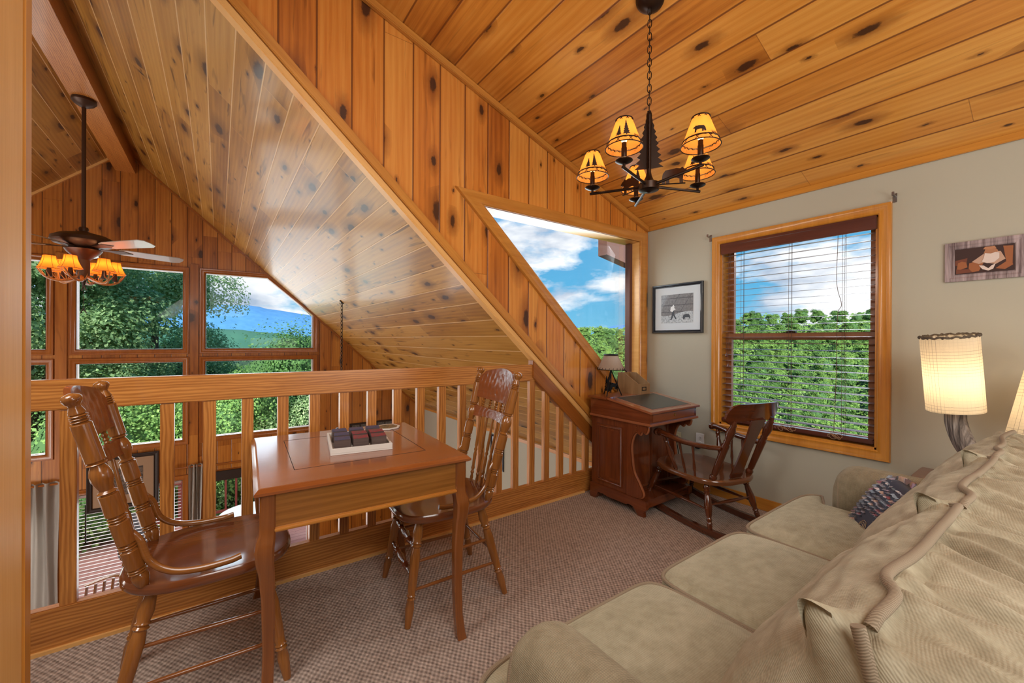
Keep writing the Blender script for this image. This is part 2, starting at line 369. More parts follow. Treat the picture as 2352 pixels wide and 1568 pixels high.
def sempty(name, loc=(0, 0, 0)):
    o = bpy.data.objects.new(name, None); COL.objects.link(o); o.location = loc; o['kind'] = 'structure'; return o
def kids(root): return [o for o in bpy.data.objects if o.parent == root]
def copy_tree(o, parent=None):
    c = o.copy(); COL.objects.link(c)
    if parent is not None: c.parent = parent
    for ch in kids(o): copy_tree(ch, c)
    return c
def lbl(o, t): o['label'] = t; return o

# ------------------------------------------------------------------ key dimensions (metres)
D = 2.329            # railing / dormer wall plane (y)
WX = 3.216           # painted outer wall (x)
F = 7.5              # gable wall of the great room (y)
GF = -2.72           # great room floor
slopez = lambda x: 2.8236-.9065*x
ceilz = lambda x: 3.357-.341*x
RX = -1.02           # ridge

# ------------------------------------------------------------------ loft shell
b = nb(); box(b, (-1.3, -1.8, -.03), (WX, D+.03, 0)); struct('floor', b, M['carpet'], uvf=lambda c: (c.x, c.y))
b = nb(); box(b, (-1.3, -1.8, -.3), (WX, D+.02, -.031)); struct('trim_1', b, M['trimred'], long='x')
# great room floor and hidden walls
b = nb(); box(b, (-5.3, -1.8, GF-.1), (WX+.1, F+.1, GF)); struct('floor_great_room', b, M['farwall'], uvf=lambda c: (c.x, c.y))
b = nb(); box(b, (-5.4, 1.6, GF), (-5.2, F, 1.0)); box(b, (-5.4, -1.8, GF), (-5.2, 1.6, 1.0)); struct('wall_left', b, M['farwall'], uvf=lambda c: (c.y, c.z))
b = nb(); box(b, (-5.3, -1.9, GF), (WX+.1, -1.8, 4.2)); struct('wall_back', b, M['graywall'])
b = nb(); box(b, (-1.42, -1.8, -.3), (-1.3, D-.02, 4.0)); struct('wall_loft_side', b, M['graywall'])
b = nb(); box(b, (-5.3, 1.4, GF), (-1.42, 1.5, 4.0)); box(b, (-1.42, 1.4, GF), (WX, 1.5, -.3)); struct('wall_under_loft', b, M['farwall'], uvf=lambda c: (c.x, c.z))

# loft ceiling
b = nb()
A = [(-1.42, ceilz(-1.42)), (WX+.12, ceilz(WX+.12))]
prism(b, [(A[0][0], -1.9, A[0][1]), (A[1][0], -1.9, A[1][1]), (A[1][0], -1.9, A[1][1]+.14), (A[0][0], -1.9, A[0][1]+.14)], (0, D+1.9, 0))
k = math.hypot(1, .341)
struct('ceiling', b, M['ceil'], uvf=lambda c: (c.x*k, c.y))
# great room roof slopes
def slab(name, x0, z0, x1, z1, y0, y1, m, th=.16):
    d = Vector((x1-x0, 0, z1-z0)); n = Vector((-d.z, 0, d.x)).normalized()
    if n.z < 0: n = -n
    b = nb(); prism(b, [(x0, y0, z0), (x1, y0, z1), (x1+n.x*th, y0, z1+n.z*th), (x0+n.x*th, y0, z0+n.z*th)], (0, y1-y0, 0))
    kk = d.length/abs(x1-x0)
    return struct(name, b, m, uvf=lambda c: (c.x*kk, c.y))
slab('ceiling_great_room_right', RX, slopez(RX), 3.30, slopez(3.30), D+.01, F+.35, M['slope'])
slab('ceiling_great_room_left', RX, slopez(RX), -5.4, slopez(RX)-.9065*4.38, -1.9, F+.35, M['slope'])
# ridge beam
b = nb(); box(b, (RX-.1, D+.02, 3.46), (RX+.1, F, 3.78)); o = struct('trim_2', b, M['beam'], long='y')

# side wall of the great room (greige paint) : below the slope
b = nb()
prism(b, [(3.15, D+.01, GF), (3.15, F, GF), (3.15, F, slopez(3.15)+.02), (3.15, D+.01, slopez(3.15)+.02)], (.14, 0, 0))
struct('wall_right_great_room', b, M['graywall'])
b = nb(); box(b, (3.135, D+.05, -.075), (3.15, F, -.035)); struct('trim_3', b, M['trim'], long='y')

# painted wall with window opening (loft)
wy0, wy1, wz0, wz1 = .705, 1.652, .575, 1.985
b = nb()
top = ceilz(WX)+.03
box(b, (WX, -1.8, -.3), (WX+.14, wy0, top)); box(b, (WX, wy1, -.3), (WX+.14, D+.13, top))
box(b, (WX, wy0, -.3), (WX+.14, wy1, wz0)); box(b, (WX, wy0, wz1), (WX+.14, wy1, top))
bmesh.ops.remove_doubles(b, verts=b.verts[:], dist=1e-5)
struct('wall_right', b, M['graywall'])
b = nb(); box(b, (WX-.014, -1.8, 0), (WX, 2.26, .085), bev=.003); struct('baseboard_right', b, M['casing'], long='y')
b = nb(); box(b, (WX-.016, -1.8, ceilz(WX)-.035), (WX, D, ceilz(WX)+.004), bev=.003); struct('trim_4', b, M['casing'], long='y')

# dormer side wall of vertical pine boards with a sloping window
def plankwall():
    b = nb(); y = D
    ox = [(1.436, 2.116), (3.093, 2.119), (3.093, .80), (2.872, .80)]   # opening
    # upper polygon pieces
    def pc(pts): prism(b, [(x, y, z) for x, z in pts], (0, .13, 0))
    xl = -1.02
    pc([(xl, slopez(xl)), (1.436, slopez(1.436)), (1.436, ceilz(1.436)), (xl, ceilz(xl)+.02)])
    pc([(1.436, 2.116), (3.093, 2.119), (3.093, ceilz(3.093)), (1.436, ceilz(1.436))])
    pc([(3.093, -.1), (WX, -.1), (WX, ceilz(WX)), (3.093, ceilz(3.093))])
    pc([(1.436, slopez(1.436)), (2.872, slopez(2.872)), (2.872, .80), (1.436, 2.116)])
    pc([(2.872, slopez(2.872)), (3.093, slopez(3.093)), (3.093, .80), (2.872, .80)])
    return struct('wall_dormer', b, M['plankwall'], uvf=lambda c: (c.x, c.z))
plankwall()
b = nb(); box(b, (-5.3, D-.01, -.3), (-1.3, D+.12, 4.0)); struct('wall_front_left', b, M['farwall'], uvf=lambda c: (c.x, c.z))
# trims: corner where roof slope meets dormer wall
def strip(name, x0, x1, zf, w, y0, y1, m, dz=0.0):
    """sloping board in plane y, w measured vertically above zf+dz"""
    b = nb(); prism(b, [(x0, y0, zf(x0)+dz), (x1, y0, zf(x1)+dz), (x1, y0, zf(x1)+dz+w), (x0, y0, zf(x0)+dz+w)], (0, y1-y0, 0), bev=.004)
    return struct(name, b, m, uvf=lambda c: (c.x*1.35, c.z+c.x*.9))
strip('trim_5', -1.0, 2.86, slopez, .068, D-.028, D, M['trim'], -.005)
strip('trim_6', -1.0, 2.86, slopez, .05, D-.015, D+.05, M['trimlt'], -.058)
b = nb(); x0, x1 = -1.0, WX-.02
prism(b, [(x0, D-.03, ceilz(x0)-.045), (x1, D-.03, ceilz(x1)-.045), (x1, D-.03, ceilz(x1)), (x0, D-.03, ceilz(x0))], (0, .03, 0), bev=.004)
struct('trim_7', b, M['trim'], uvf=lambda c: (c.x, c.z+c.x*.34))
# boards below the slope along the railing end
def lowz(x): return slopez(x)-.058
strip('trim_8', 1.86, 2.60, slopez, .125, D-.012, D+.05, M['trimred'], -.185)

# ------------------------------------------------------------------ dormer window
def mitre(b, pts, w, y0, y1, closed=True, inward=True):
    """casing of width w around polygon pts (x,z), in plane y0..y1"""
    n = len(pts); P = [Vector((p[0], p[1])) for p in pts]; c = sum(P, Vector((0, 0)))/n; Q = []
    for i in range(n):
        a, q, d = P[i-1], P[i], P[(i+1) % n]
        e1 = (q-a).normalized(); e2 = (d-q).normalized(); n1 = Vector((e1.y, -e1.x)); n2 = Vector((e2.y, -e2.x))
        if n1.dot(q-c) < 0: n1 = -n1
        if n2.dot(q-c) < 0: n2 = -n2
        m = (n1+n2).normalized(); Q.append(q+m*(w/max(.3, m.dot(n1))))
    return P, Q
def casing(b, pts, w, f3, th, prof=((0, .55), (.12, .85), (.3, .6), (.62, .75), (.75, 1.0), (.95, 1.0), (1, .6))):
    """moulded casing; f3(x,z,d) maps to 3D, d = stand-off"""
    P, _ = mitre(b, pts, w, 0, 0); n = len(pts); rings = []
    prs = [(0, 0)]+list(prof)+[(1, 0)]
    for (s, h) in prs:
        _, Q = mitre(b, pts, w*s+1e-6, 0, 0); rings.append([b.verts.new(f3(q.x, q.y, th*h)) for q in Q])
    for A, B in zip(rings, rings[1:]):
        for i in range(n): b.faces.new((A[i], A[(i+1) % n], B[(i+1) % n], B[i]))
trap = [(1.436, 2.116), (3.093, 2.119), (3.093, .815), (2.855, .815)]
w1 = sempty('window_1')
b = nb(); casing(b, trap, .085, lambda x, z, d: (x, D-d, z), .022); struct('casing', b, M['trim'], w1, long='x', smooth=True)
# jamb liner
b = nb(); G = .105
n = 4
for i in range(n):
    (xa, za), (xb, zb) = [(2.5+(x-2.5)*.996, 1.4+(z-1.4)*.996) for x, z in (trap[i], trap[(i+1) % n])]
    vs = [b.verts.new(v) for v in ((xa, D-.002, za), (xb, D-.002, zb), (xb, D+G+.05, zb), (xa, D+G+.05, za))]; b.faces.new(vs)
struct('jamb', b, M['trimlt'], w1, long='x')
b = nb(); box(b, (3.055, D+.075, .81), (3.091, D+G+.02, 2.112)); struct('stop_bead', b, M['soffit'], w1, long='z')
b = nb(); prism(b, [(x, D+G, z) for x, z in trap], (0, .005, 0)); struct('glass', b, M['glass'], w1)
# exterior soffit piece seen at the top right of the dormer window
b = nb(); prism(b, [(3.31, 2.9, 2.13), (3.75, 2.9, 2.05), (3.75, 2.9, 2.40), (3.31, 2.9, 2.40)], (0, .12, 0)); struct('trim_9', b, M['soffit'])

# ------------------------------------------------------------------ right window with casing, sash, glass
w2 = sempty('window_2', (WX, (wy0+wy1)/2, (wz0+wz1)/2)); L2 = Vector((WX, (wy0+wy1)/2, (wz0+wz1)/2))
def rel(bm, v=L2):
    for q in bm.verts: q.co -= v
    return bm
b = nb(); casing(b, [(wy0, wz0), (wy1, wz0), (wy1, wz1), (wy0, wz1)], .062, lambda y, z, d: (WX-d, y, z), .024); rel(b); struct('casing', b, M['casing'], w2, smooth=True)
b = nb()
for (a, c) in (((WX-.003, wy0, wz0), (WX+.13, wy0+.012, wz1)), ((WX-.003, wy1-.012, wz0), (WX+.13, wy1, wz1)), ((WX-.003, wy0, wz0), (WX+.13, wy1, wz0+.012)), ((WX-.003, wy0, wz1-.012), (WX+.13, wy1, wz1))): box(b, a, c)
rel(b); struct('jamb', b, M['casing'], w2)
def sash(x, z0, z1, name):
    b = nb(); y0, y1 = wy0+.012, wy1-.012; t = .045
    box(b, (x, y0, z0), (x+.03, y0+t, z1)); box(b, (x, y1-t, z0), (x+.03, y1, z1)); box(b, (x, y0+t, z0), (x+.03, y1-t, z0+t)); box(b, (x, y0+t, z1-t), (x+.03, y1-t, z1))
    rel(b); o = struct(name, b, M['sash'], w2)
    b = nb(); box(b, (x+.013, y0+t, z0+t), (x+.017, y1-t, z1-t)); rel(b); struct('glass', b, M['glass'], w2)
sash(WX+.095, 1.235, wz1-.012, 'upper_sash'); sash(WX+.062, wz0+.012, 1.285, 'lower_sash')
b = nb(); box(b, (WX+.05, 1.155, 1.282), (WX+.085, 1.215, 1.296), bev=.003); lathe(b, [(0, .008), (.6, .014), (1, .006)], (WX+.06, 1.185, 1.29), (WX+.06, 1.185, 1.306)); rel(b); struct('sash_lock', b, M['bronze'], w2)

# blinds
t = thing('window_blind', 'dark wooden slatted blind hanging lowered in the window of the painted wall', 'blind', (WX+.03, 1.18, 1.95))
L = Vector((WX+.03, 1.18, 1.95))
b = nb(); box(b, (WX-.018, wy0+.006, 1.90), (WX+.0, wy1-.006, 1.985), bev=.004); box(b, (WX-.022, wy0+.005, 1.962), (WX-.01, wy1-.005, 1.984), bev=.003); rel(b, L); obj('valance', b, M['blind'], t, 'y')
b = nb(); box(b, (WX+.002, wy0+.014, 1.925), (WX+.05, wy1-.014, 1.97)); rel(b, L); obj('headrail', b, M['blind'], t, 'y')
zz = 1.885; i = 0
while zz > .655:
    b = nb(); n = 5
    def sl(u, v, zz=zz): 
        x = WX+.0+.058*u; return (x-L.x, wy0+.016+(wy1-wy0-.032)*v-L.y, zz+.003*math.sin(PI*u)+.004*u-L.z)
    V = grid(b, sl, 5, 2); bmesh.ops.solidify(b, geom=b.faces[:], thickness=.0028); obj('slat', b, M['slatw'], t, 'y'); zz -= .0452; i += 1
b = nb(); box(b, (WX-.006, wy0+.016, .602), (WX+.05, wy1-.016, .63), bev=.005); rel(b, L); obj('bottom_rail', b, M['blind'], t, 'y')
for yy in (.88, 1.18, 1.50):
    b = nb(); tube(b, [(WX+.004, yy, 1.93), (WX+.004, yy, .62)], .0011, 5); tube(b, [(WX+.052, yy, 1.93), (WX+.052, yy, .62)], .0011, 5); tube(b, [(WX+.002, yy-.02, 1.93), (WX+.003, yy-.022, .62)], .0009, 5); rel(b, L); obj('ladder_cord', b, M['cord'], t)
for dy, z1 in ((0, 1.10), (.012, 1.02)):
    b = nb(); tube(b, [(WX-.006, 1.585-dy, 1.92), (WX-.006, 1.60-dy, z1)], .0010, 5); rel(b, L); obj('pull_cord', b, M['cord'], t)
    b = nb(); lathe(b, [(0, .003), (.3, .006), (.75, .010), (1, .006)], (WX-.006, 1.60-dy, z1+.03), (WX-.006, 1.60-dy, z1), 10); rel(b, L); obj('tassel', b, M['blind'], t, smooth=True)
b = nb(); tube(b, cr([(WX-.008, .90, 1.90), (WX-.008, .905, 1.60), (WX-.01, .88, 1.46), (WX-.009, .90, 1.38), (WX-.009, .905, 1.0), (WX-.009, .915, .64)], 8), .0016, 5); rel(b, L); obj('pull_cord', b, M['cord'], t)
for (yc, w) in ((1.19, .07), (.91, .03)):
    b = nb(); pts = []
    for kk in range(60):
        a = kk*.55; pts.append((WX-.010-.004*math.sin(a*1.7), yc+w*(kk/60-.5)*1.5+.02*math.cos(a), .618+.013*math.sin(a*1.1)+.006*math.sin(a*.4)))
    tube(b, pts, .0018, 5); rel(b, L); obj('cord_bundle', b, M['cordlt'], t)

# curtain rod brackets left on the wall
for i, (y, z, l) in enumerate(((1.735, 2.045, 'small steel rod bracket on the wall at the left corner of the window casing'), (.632, 2.062, 'small steel rod bracket on the wall at the right corner of the window casing'))):
    b = nb(); box(b, (WX-.004, y-.009, z-.022), (WX, y+.009, z+.03), bev=.001); box(b, (WX-.05, y-.005, z+.008), (WX, y+.005, z+.016)); box(b, (WX-.052, y-.006, z+.008), (WX-.044, y+.006, z+.03), bev=.001)
    tag(obj('rod_bracket', b, M['chrome']), l, 'bracket')

# ------------------------------------------------------------------ great room gable wall
def farwall():
    xs = [-5.4, -3.17, -1.737, -1.476, -.41, -.156, 1.29, 3.2]
    zs = [GF, -2.45, -.80, -.235, .895, 1.07, 2.185, 4.0]
    b = nb()
    for i in range(len(xs)-1):
        for j in range(len(zs)-1):
            hole = (i in (1, 3, 5)) and (j in (1, 3, 5))
            if hole: continue
            v = [b.verts.new((x, F, z)) for x, z in ((xs[i], zs[j]), (xs[i+1], zs[j]), (xs[i+1], zs[j+1]), (xs[i], zs[j+1]))]; b.faces.new(v)
    v = [b.verts.new((x, F, z)) for x, z in ((.627, 2.185), (1.29, 2.185), (1.29, 1.625))]; b.faces.new(v)
    v = [b.verts.new((x, F, z)) for x, z in ((-2.51, 2.185), (-3.17, 2.185), (-3.17, 1.625))]; b.faces.new(v)
    bmesh.ops.remove_doubles(b, verts=b.verts[:], dist=1e-5)
    for sgn in (1, -1):
        n = Vector((.9065*sgn, 0, 1)).normalized()
        bmesh.ops.bisect_plane(b, geom=b.verts[:]+b.edges[:]+b.faces[:], plane_co=(RX, F, slopez(RX)+.01), plane_no=n, clear_outer=True)
    r = bmesh.ops.extrude_face_region(b, geom=b.faces[:])
    for v in [e for e in r['geom'] if isinstance(e, bmesh.types.BMVert)]: v.co.y += .14
    return struct('wall_far', b, M['farwall'], uvf=lambda c: (c.x, c.z))
farwall()
penta = [(-.156, 1.075), (1.29, 1.075), (1.29, 1.625), (.627, 2.188), (-.156, 2.185)]
pentaL = [(-3.17, 1.075), (-1.737, 1.075), (-1.737, 2.185), (-2.51, 2.188), (-3.17, 1.625)]
rect = lambda a, c, d, e: [(a, d), (c, d), (c, e), (a, e)]
wins = [penta, rect(-1.476, -.41, 1.07, 2.178), pentaL, rect(-.156, 1.29, -.23, .895), rect(-1.476, -.41, -.23, .892), rect(-3.17, -1.737, -.23, .892),
        rect(-.156, 1.22, -2.45, -.80), rect(-1.476, -.41, -2.45, -.80), rect(-3.17, -1.737, -2.45, -.80)]
for i, P in enumerate(wins):
    cx = sum(p[0] for p in P)/len(P); cz = sum(p[1] for p in P)/len(P); Lw = Vector((cx, F, cz))
    w = sempty('window_%d' % (i+3), tuple(Lw))
    b = nb(); casing(b, P, .068, lambda x, z, d: (x, F-d, z), .024); rel(b, Lw); struct('casing', b, M['trimred'], w, smooth=True)
    b = nb(); n = len(P)
    for q in range(n):
        (xa, za), (xb, zb) = [(cx+(x-cx)*.992, cz+(z-cz)*.992) for x, z in (P[q], P[(q+1) % n])]
        b.faces.new([b.verts.new(v) for v in ((xa, F-.002, za), (xb, F-.002, zb), (xb, F+.12, zb), (xa, F+.12, za))])
    rel(b, Lw); struct('jamb', b, M['trimred'], w)
    b = nb(); casing(b, [(cx+(x-cx)*.985, cz+(z-cz)*.985) for x, z in P], .012, lambda x, z, d: (x, F+.07-d, z), .02); rel(b, Lw); struct('glazing_bead', b, M['white'], w)
    b = nb(); prism(b, [(x, F+.07, z) for x, z in P], (0, .004, 0)); rel(b, Lw); struct('glass', b, M['glass'], w)
# boards over the mullions and the shelf band
b = nb(); box(b, (-.335, F-.02, GF), (-.235, F, 2.30), bev=.003); struct('trim_10', b, M['farwall'], uvf=lambda c: (c.x*.5+.1, c.z))
b = nb(); box(b, (-1.66, F-.02, GF), (-1.555, F, 2.30), bev=.003); struct('trim_11', b, M['farwall'], uvf=lambda c: (c.x*.5+.3, c.z))
b = nb(); box(b, (-.2, F-.03, -.665), (3.14, F, -.635), bev=.004); struct('trim_12', b, M['trimred'], long='x')
strip('trim_13', RX+.1, 3.14, slopez, .035, F-.03, F, M['trimred'], -.035)
b = nb(); zL = lambda x: slopez(RX)+.9065*(x-RX)
prism(b, [(-5.2, F-.03, zL(-5.2)-.035), (RX-.1, F-.03, zL(RX-.1)-.035), (RX-.1, F-.03, zL(RX-.1)), (-5.2, F-.03, zL(-5.2))], (0, .03, 0)); struct('trim_14', b, M['trimlt'], long='x')
# dark valances above lowest windows
b = nb(); box(b, (-.14, F-.06, -.885), (1.2, F-.03, -.745), bev=.004); tag(obj('shade_valance', b, M['dark'], long='x'), 'dark brown valance above the lowest window behind the table', 'valance')

# ------------------------------------------------------------------ pillar beside the camera
b = nb(); box(b, (-.62, .25, 0), (-.1965, .765, 3.38), bev=.003); struct('wall_end', b, M['trimlt'], long='z')
b = nb(); box(b, (-.62, .765, 0), (-.1965, .80, 3.38), bev=.008); struct('trim_15', b, M['trim'], long='z')

# ------------------------------------------------------------------ railing
t = thing('loft_railing', 'fir railing with square balusters running along the loft edge', 'railing', (.9, D, 0))
L = Vector((.9, D, 0))
b = nb(); prism(b, [(-1.3, D, .942), (1.935, D, .925), (1.86, D, 1.045), (-1.3, D, 1.062)], (0, .042, 0), bev=.004); rel(b, L); obj('top_rail', b, M['fir'], t, 'x')
b = nb(); box(b, (-1.3, D, .0), (2.66, D+.042, .167), bev=.004); rel(b, L); obj('bottom_rail', b, M['fir'], t, 'x')
b = nb(); box(b, (-1.3, D-.012, -.002), (2.40, D, .014)); rel(b, L); obj('toe_strip', b, M['trimlt'], t, 'x')
bx0 = [-1.1, -.95, -.80, -.65, -.505, -.355, -.205, -.055, .092, .242, .388, .536, .685, .833, .978, 1.122, 1.268, 1.41, 1.555, 1.697, 1.845, 1.985, 2.130, 2.272, 2.412]
bx0 = [x for x in bx0 if abs(x+.355) > .01]
for x in bx0:
    zt = .935 if x < 1.86 else slopez(x+.025)-.17
    b = nb(); w = .048
    if x < 1.86: box(b, (x, D+.006, .16), (x+w, D+.040, zt), bev=.002)
    else: prism(b, [(x, D+.006, .16), (x+w, D+.006, .16), (x+w, D+.006, slopez(x+w)-.175), (x, D+.006, slopez(x)-.175)], (0, .034, 0))
    rel(b, L); o = obj('baluster', b, M['fir'], t, 'z')

# ------------------------------------------------------------------ table
tx, ty, trz = .09, 1.484, R(-2.7)
t = thing('game_table', 'small square oak side table with cabriole legs set against the railing', 'table', (tx, ty, 0), trz)
TW, TD, TH = .752, .82, .75
b = nb()
def ringface(z, ins): return [(ins, ins), (TW-ins, ins), (TW-ins, TD-ins), (ins, TD-ins)]
prof = [(.012, TH-.026), (.0, TH-.020), (.0, TH-.012), (.007, TH-.006), (.012, TH-.001), (.018, TH)]
rings = [[b.verts.new((x, y, z)) for x, y in ringface(z, ins)] for ins, z in prof]
for A, B in zip(rings, rings[1:]):
    for i in range(4): b.faces.new((A[i], A[(i+1) % 4], B[(i+1) % 4], B[i]))
b.faces.new(rings[0][::-1]); b.faces.new(rings[-1]); obj('tabletop', b, M['oaktop'], t, 'x')
b = nb(); g = .0022
for (x0, y0, x1, y1) in ((.125, .17, .62, .17+g), (.125, .67, .62, .67+g), (.125, .17, .125+g, .67), (.62, .17, .62+g, .67)): box(b, (x0, y0, TH), (x1, y1, TH+.0006))
obj('inlay_groove', b, M['dark'], t, 'x')
a0 = .022
b = nb(); box(b, (a0+.03, a0, TH-.135), (TW-a0-.03, a0+.02, TH-.026)); obj('apron', b, M['apron'], t, 'x')
b = nb(); box(b, (a0+.03, TD-a0-.02, TH-.135), (TW-a0-.03, TD-a0, TH-.026)); obj('apron', b, M['apron'], t, 'x')
for x in (a0, TW-a0-.02):
    b = nb(); box(b, (x, a0+.03, TH-.135), (x+.02, TD-a0-.03, TH-.026)); obj('apron', b, M['apron'], t, 'y')
b = nb(); box(b, (a0+.03, a0-.008, TH-.148), (TW-a0-.03, a0+.02, TH-.132), bev=.005); obj('apron_bead', b, M['trim'], t, 'x')
def cab_leg(cx, cy, sx, sy):
    b = nb(); n = 30; rings = []
    kp = [(.0, .0225, 0.0), (.16, .0225, .0), (.20, .026, .005), (.24, .0275, .009), (.29, .025, .007), (.36, .0215, .001), (.5, .019, -.003), (.7, .0170, -.004), (.85, .0165, -.001), (.95, .0175, .004), (1.0, .020, .009)]
    def ev(q):
        for a, c in zip(kp, kp[1:]):
            if a[0] <= q <= c[0]:
                u = (q-a[0])/(c[0]-a[0]); u = u*u*(3-2*u); return a[1]+(c[1]-a[1])*u, a[2]+(c[2]-a[2])*u
        return kp[-1][1:]
    for i in range(n+1):
        q = i/n; w, o = ev(q); z = (TH-.026)*(1-q); X = cx+sx*o; Y = cy+sy*o; c = w*.25
        pts = [(X-w+c, Y-w), (X+w-c, Y-w), (X+w, Y-w+c), (X+w, Y+w-c), (X+w-c, Y+w), (X-w+c, Y+w), (X-w, Y+w-c), (X-w, Y-w+c)]
        rings.append([b.verts.new((px, py, z)) for px, py in pts])
    for A, B in zip(rings, rings[1:]):
        for i in range(8): b.faces.new((A[i], A[(i+1) % 8], B[(i+1) % 8], B[i]))
    b.faces.new(rings[0]); b.faces.new(rings[-1][::-1]); return b
for cx, sx in ((.038, -1), (TW-.038, 1)):
    for cy, sy in ((.038, -1), (TD-.038, 1)):
        obj('leg', cab_leg(cx, cy, sx, sy), M['oakleg'], t, 'z', smooth=True)

# tray with nine cubes
cx, cy, rz = .515, 1.905, R(-9)
t = thing('puzzle_tray', 'white wooden tray holding coloured cubes on the oak table', 'tray', (cx, cy, .7508), rz)
b = nb(); a, c = .122, .165
box(b, (-a, -c, 0), (a, c, .006)); box(b, (-a, -c, .006), (a, -c+.009, .026), bev=.001); box(b, (-a, c-.009, .006), (a, c, .026), bev=.001); box(b, (-a, -c+.009, .006), (-a+.009, c-.009, .026), bev=.001); box(b, (a-.009, -c+.009, .006), (a, c-.009, .026), bev=.001)
obj('tray_body', b, M['traywhite'], t, 'x')
order = [('blue', 'left'), ('red', 'middle'), ('red', 'right')]; row = ['nearest the camera', 'in the middle', 'nearest the railing']
for i in range(3):
    for j in range(3):
        col = 'blue' if (i == 0 or (i == 1 and j == 2) or (i == 2 and j == 2)) else 'red'
        lx = (-.074+i*.073)+(.003 if j == 1 else 0); ly = -.112+j*.088+(.006 if i == 2 else 0)
        wp = Matrix.Rotation(rz, 3, 'Z') @ Vector((lx, ly, 0)); s = .031
        k = thing('puzzle_cube', 'small %s patterned cube, %s column of the white tray, %s' % (col, order[i][1], row[j]), 'cube', (cx+wp.x, cy+wp.y, .7575), rz+R(random.uniform(-4, 4)), 'painted cubes in the white tray')
        b = nb(); box(b, (-s, -s, 0), (s, s, .048), bev=.002); obj('block', b, M['cubebody'], k, 'x')
        b = nb(); box(b, (-s+.001, -s+.001, .048), (s-.001, s-.001, .0492)); obj('painted_face', b, M['cube'+col], k, 'x')
# octagonal card
b = nb(); w = .07
prism(b, [(w*math.cos(PI/8+i*PI/4)*1.0, w*.95*math.sin(PI/8+i*PI/4), 0) for i in range(8)], (0, 0, .006), bev=.001)
o = obj('photo_coaster', b, M['traywhite'], loc=(.735, 2.16, .7510), rot=(0, 0, .3)); tag(o, 'octagonal coaster with a tiny landscape photo behind the cube tray', 'coaster')
b = nb(); prism(b, [(w*.8*math.cos(PI/8+i*PI/4), w*.76*math.sin(PI/8+i*PI/4), .006) for i in range(8)], (0, 0, .0006)); obj('photo', b, blockmat('coaster_photo', S(150, 120, 80), S(60, 66, 50)), o)

# ------------------------------------------------------------------ pressed-back chairs
def post_prof():
    def rings(t, n, r=.0235, g=.0185, w=.013):
        o = []
        for k in range(n): a = t+k*w; o += [(a, g), (a+.003, r*.93), (a+w*.45, r), (a+w-.004, r*.93), (a+w-.001, g)]
        return o
    return [(0, .013), (.012, .017), (.04, .0215), (.06, .0215), (.072, .017)]+rings(.075, 2)+[(.104, .0205), (.108, .0235), (.20, .0240), (.205, .0205)]+rings(.21, 2)+[(.240, .0205), (.244, .0240), (.355, .0240), (.359, .0205)]+rings(.362, 2)+\
        [(.392, .0205), (.396, .0240), (.500, .0240), (.504, .0185)]+rings(.508, 1)+[(.525, .016), (.54, .018), (.58, .0255), (.605, .026), (.635, .021), (.65, .016)]+rings(.653, 1, .0245)+[(.670, .0205), (.674, .0235), (.855, .0230), (.860, .019)]+rings(.864, 3, .022, .016, .0125)+[(.905, .0195), (.915, .0185), (.935, .014), (.945, .0135), (.955, .018), (.968, .0222), (.982, .0222), (.992, .017), (1, .005)]
def leg_prof(k=1.0):
    return [(0, .012*k), (.06, .016*k), (.16, .021*k), (.22, .017*k), (.235, .021*k), (.25, .016*k), (.265, .021*k), (.28, .016*k), (.36, .021*k), (.62, .0185*k), (.70, .015*k), (.715, .019*k), (.73, .0145*k), (.745, .019*k), (.76, .015*k), (.82, .0185*k), (.95, .014*k), (1, .012*k)]
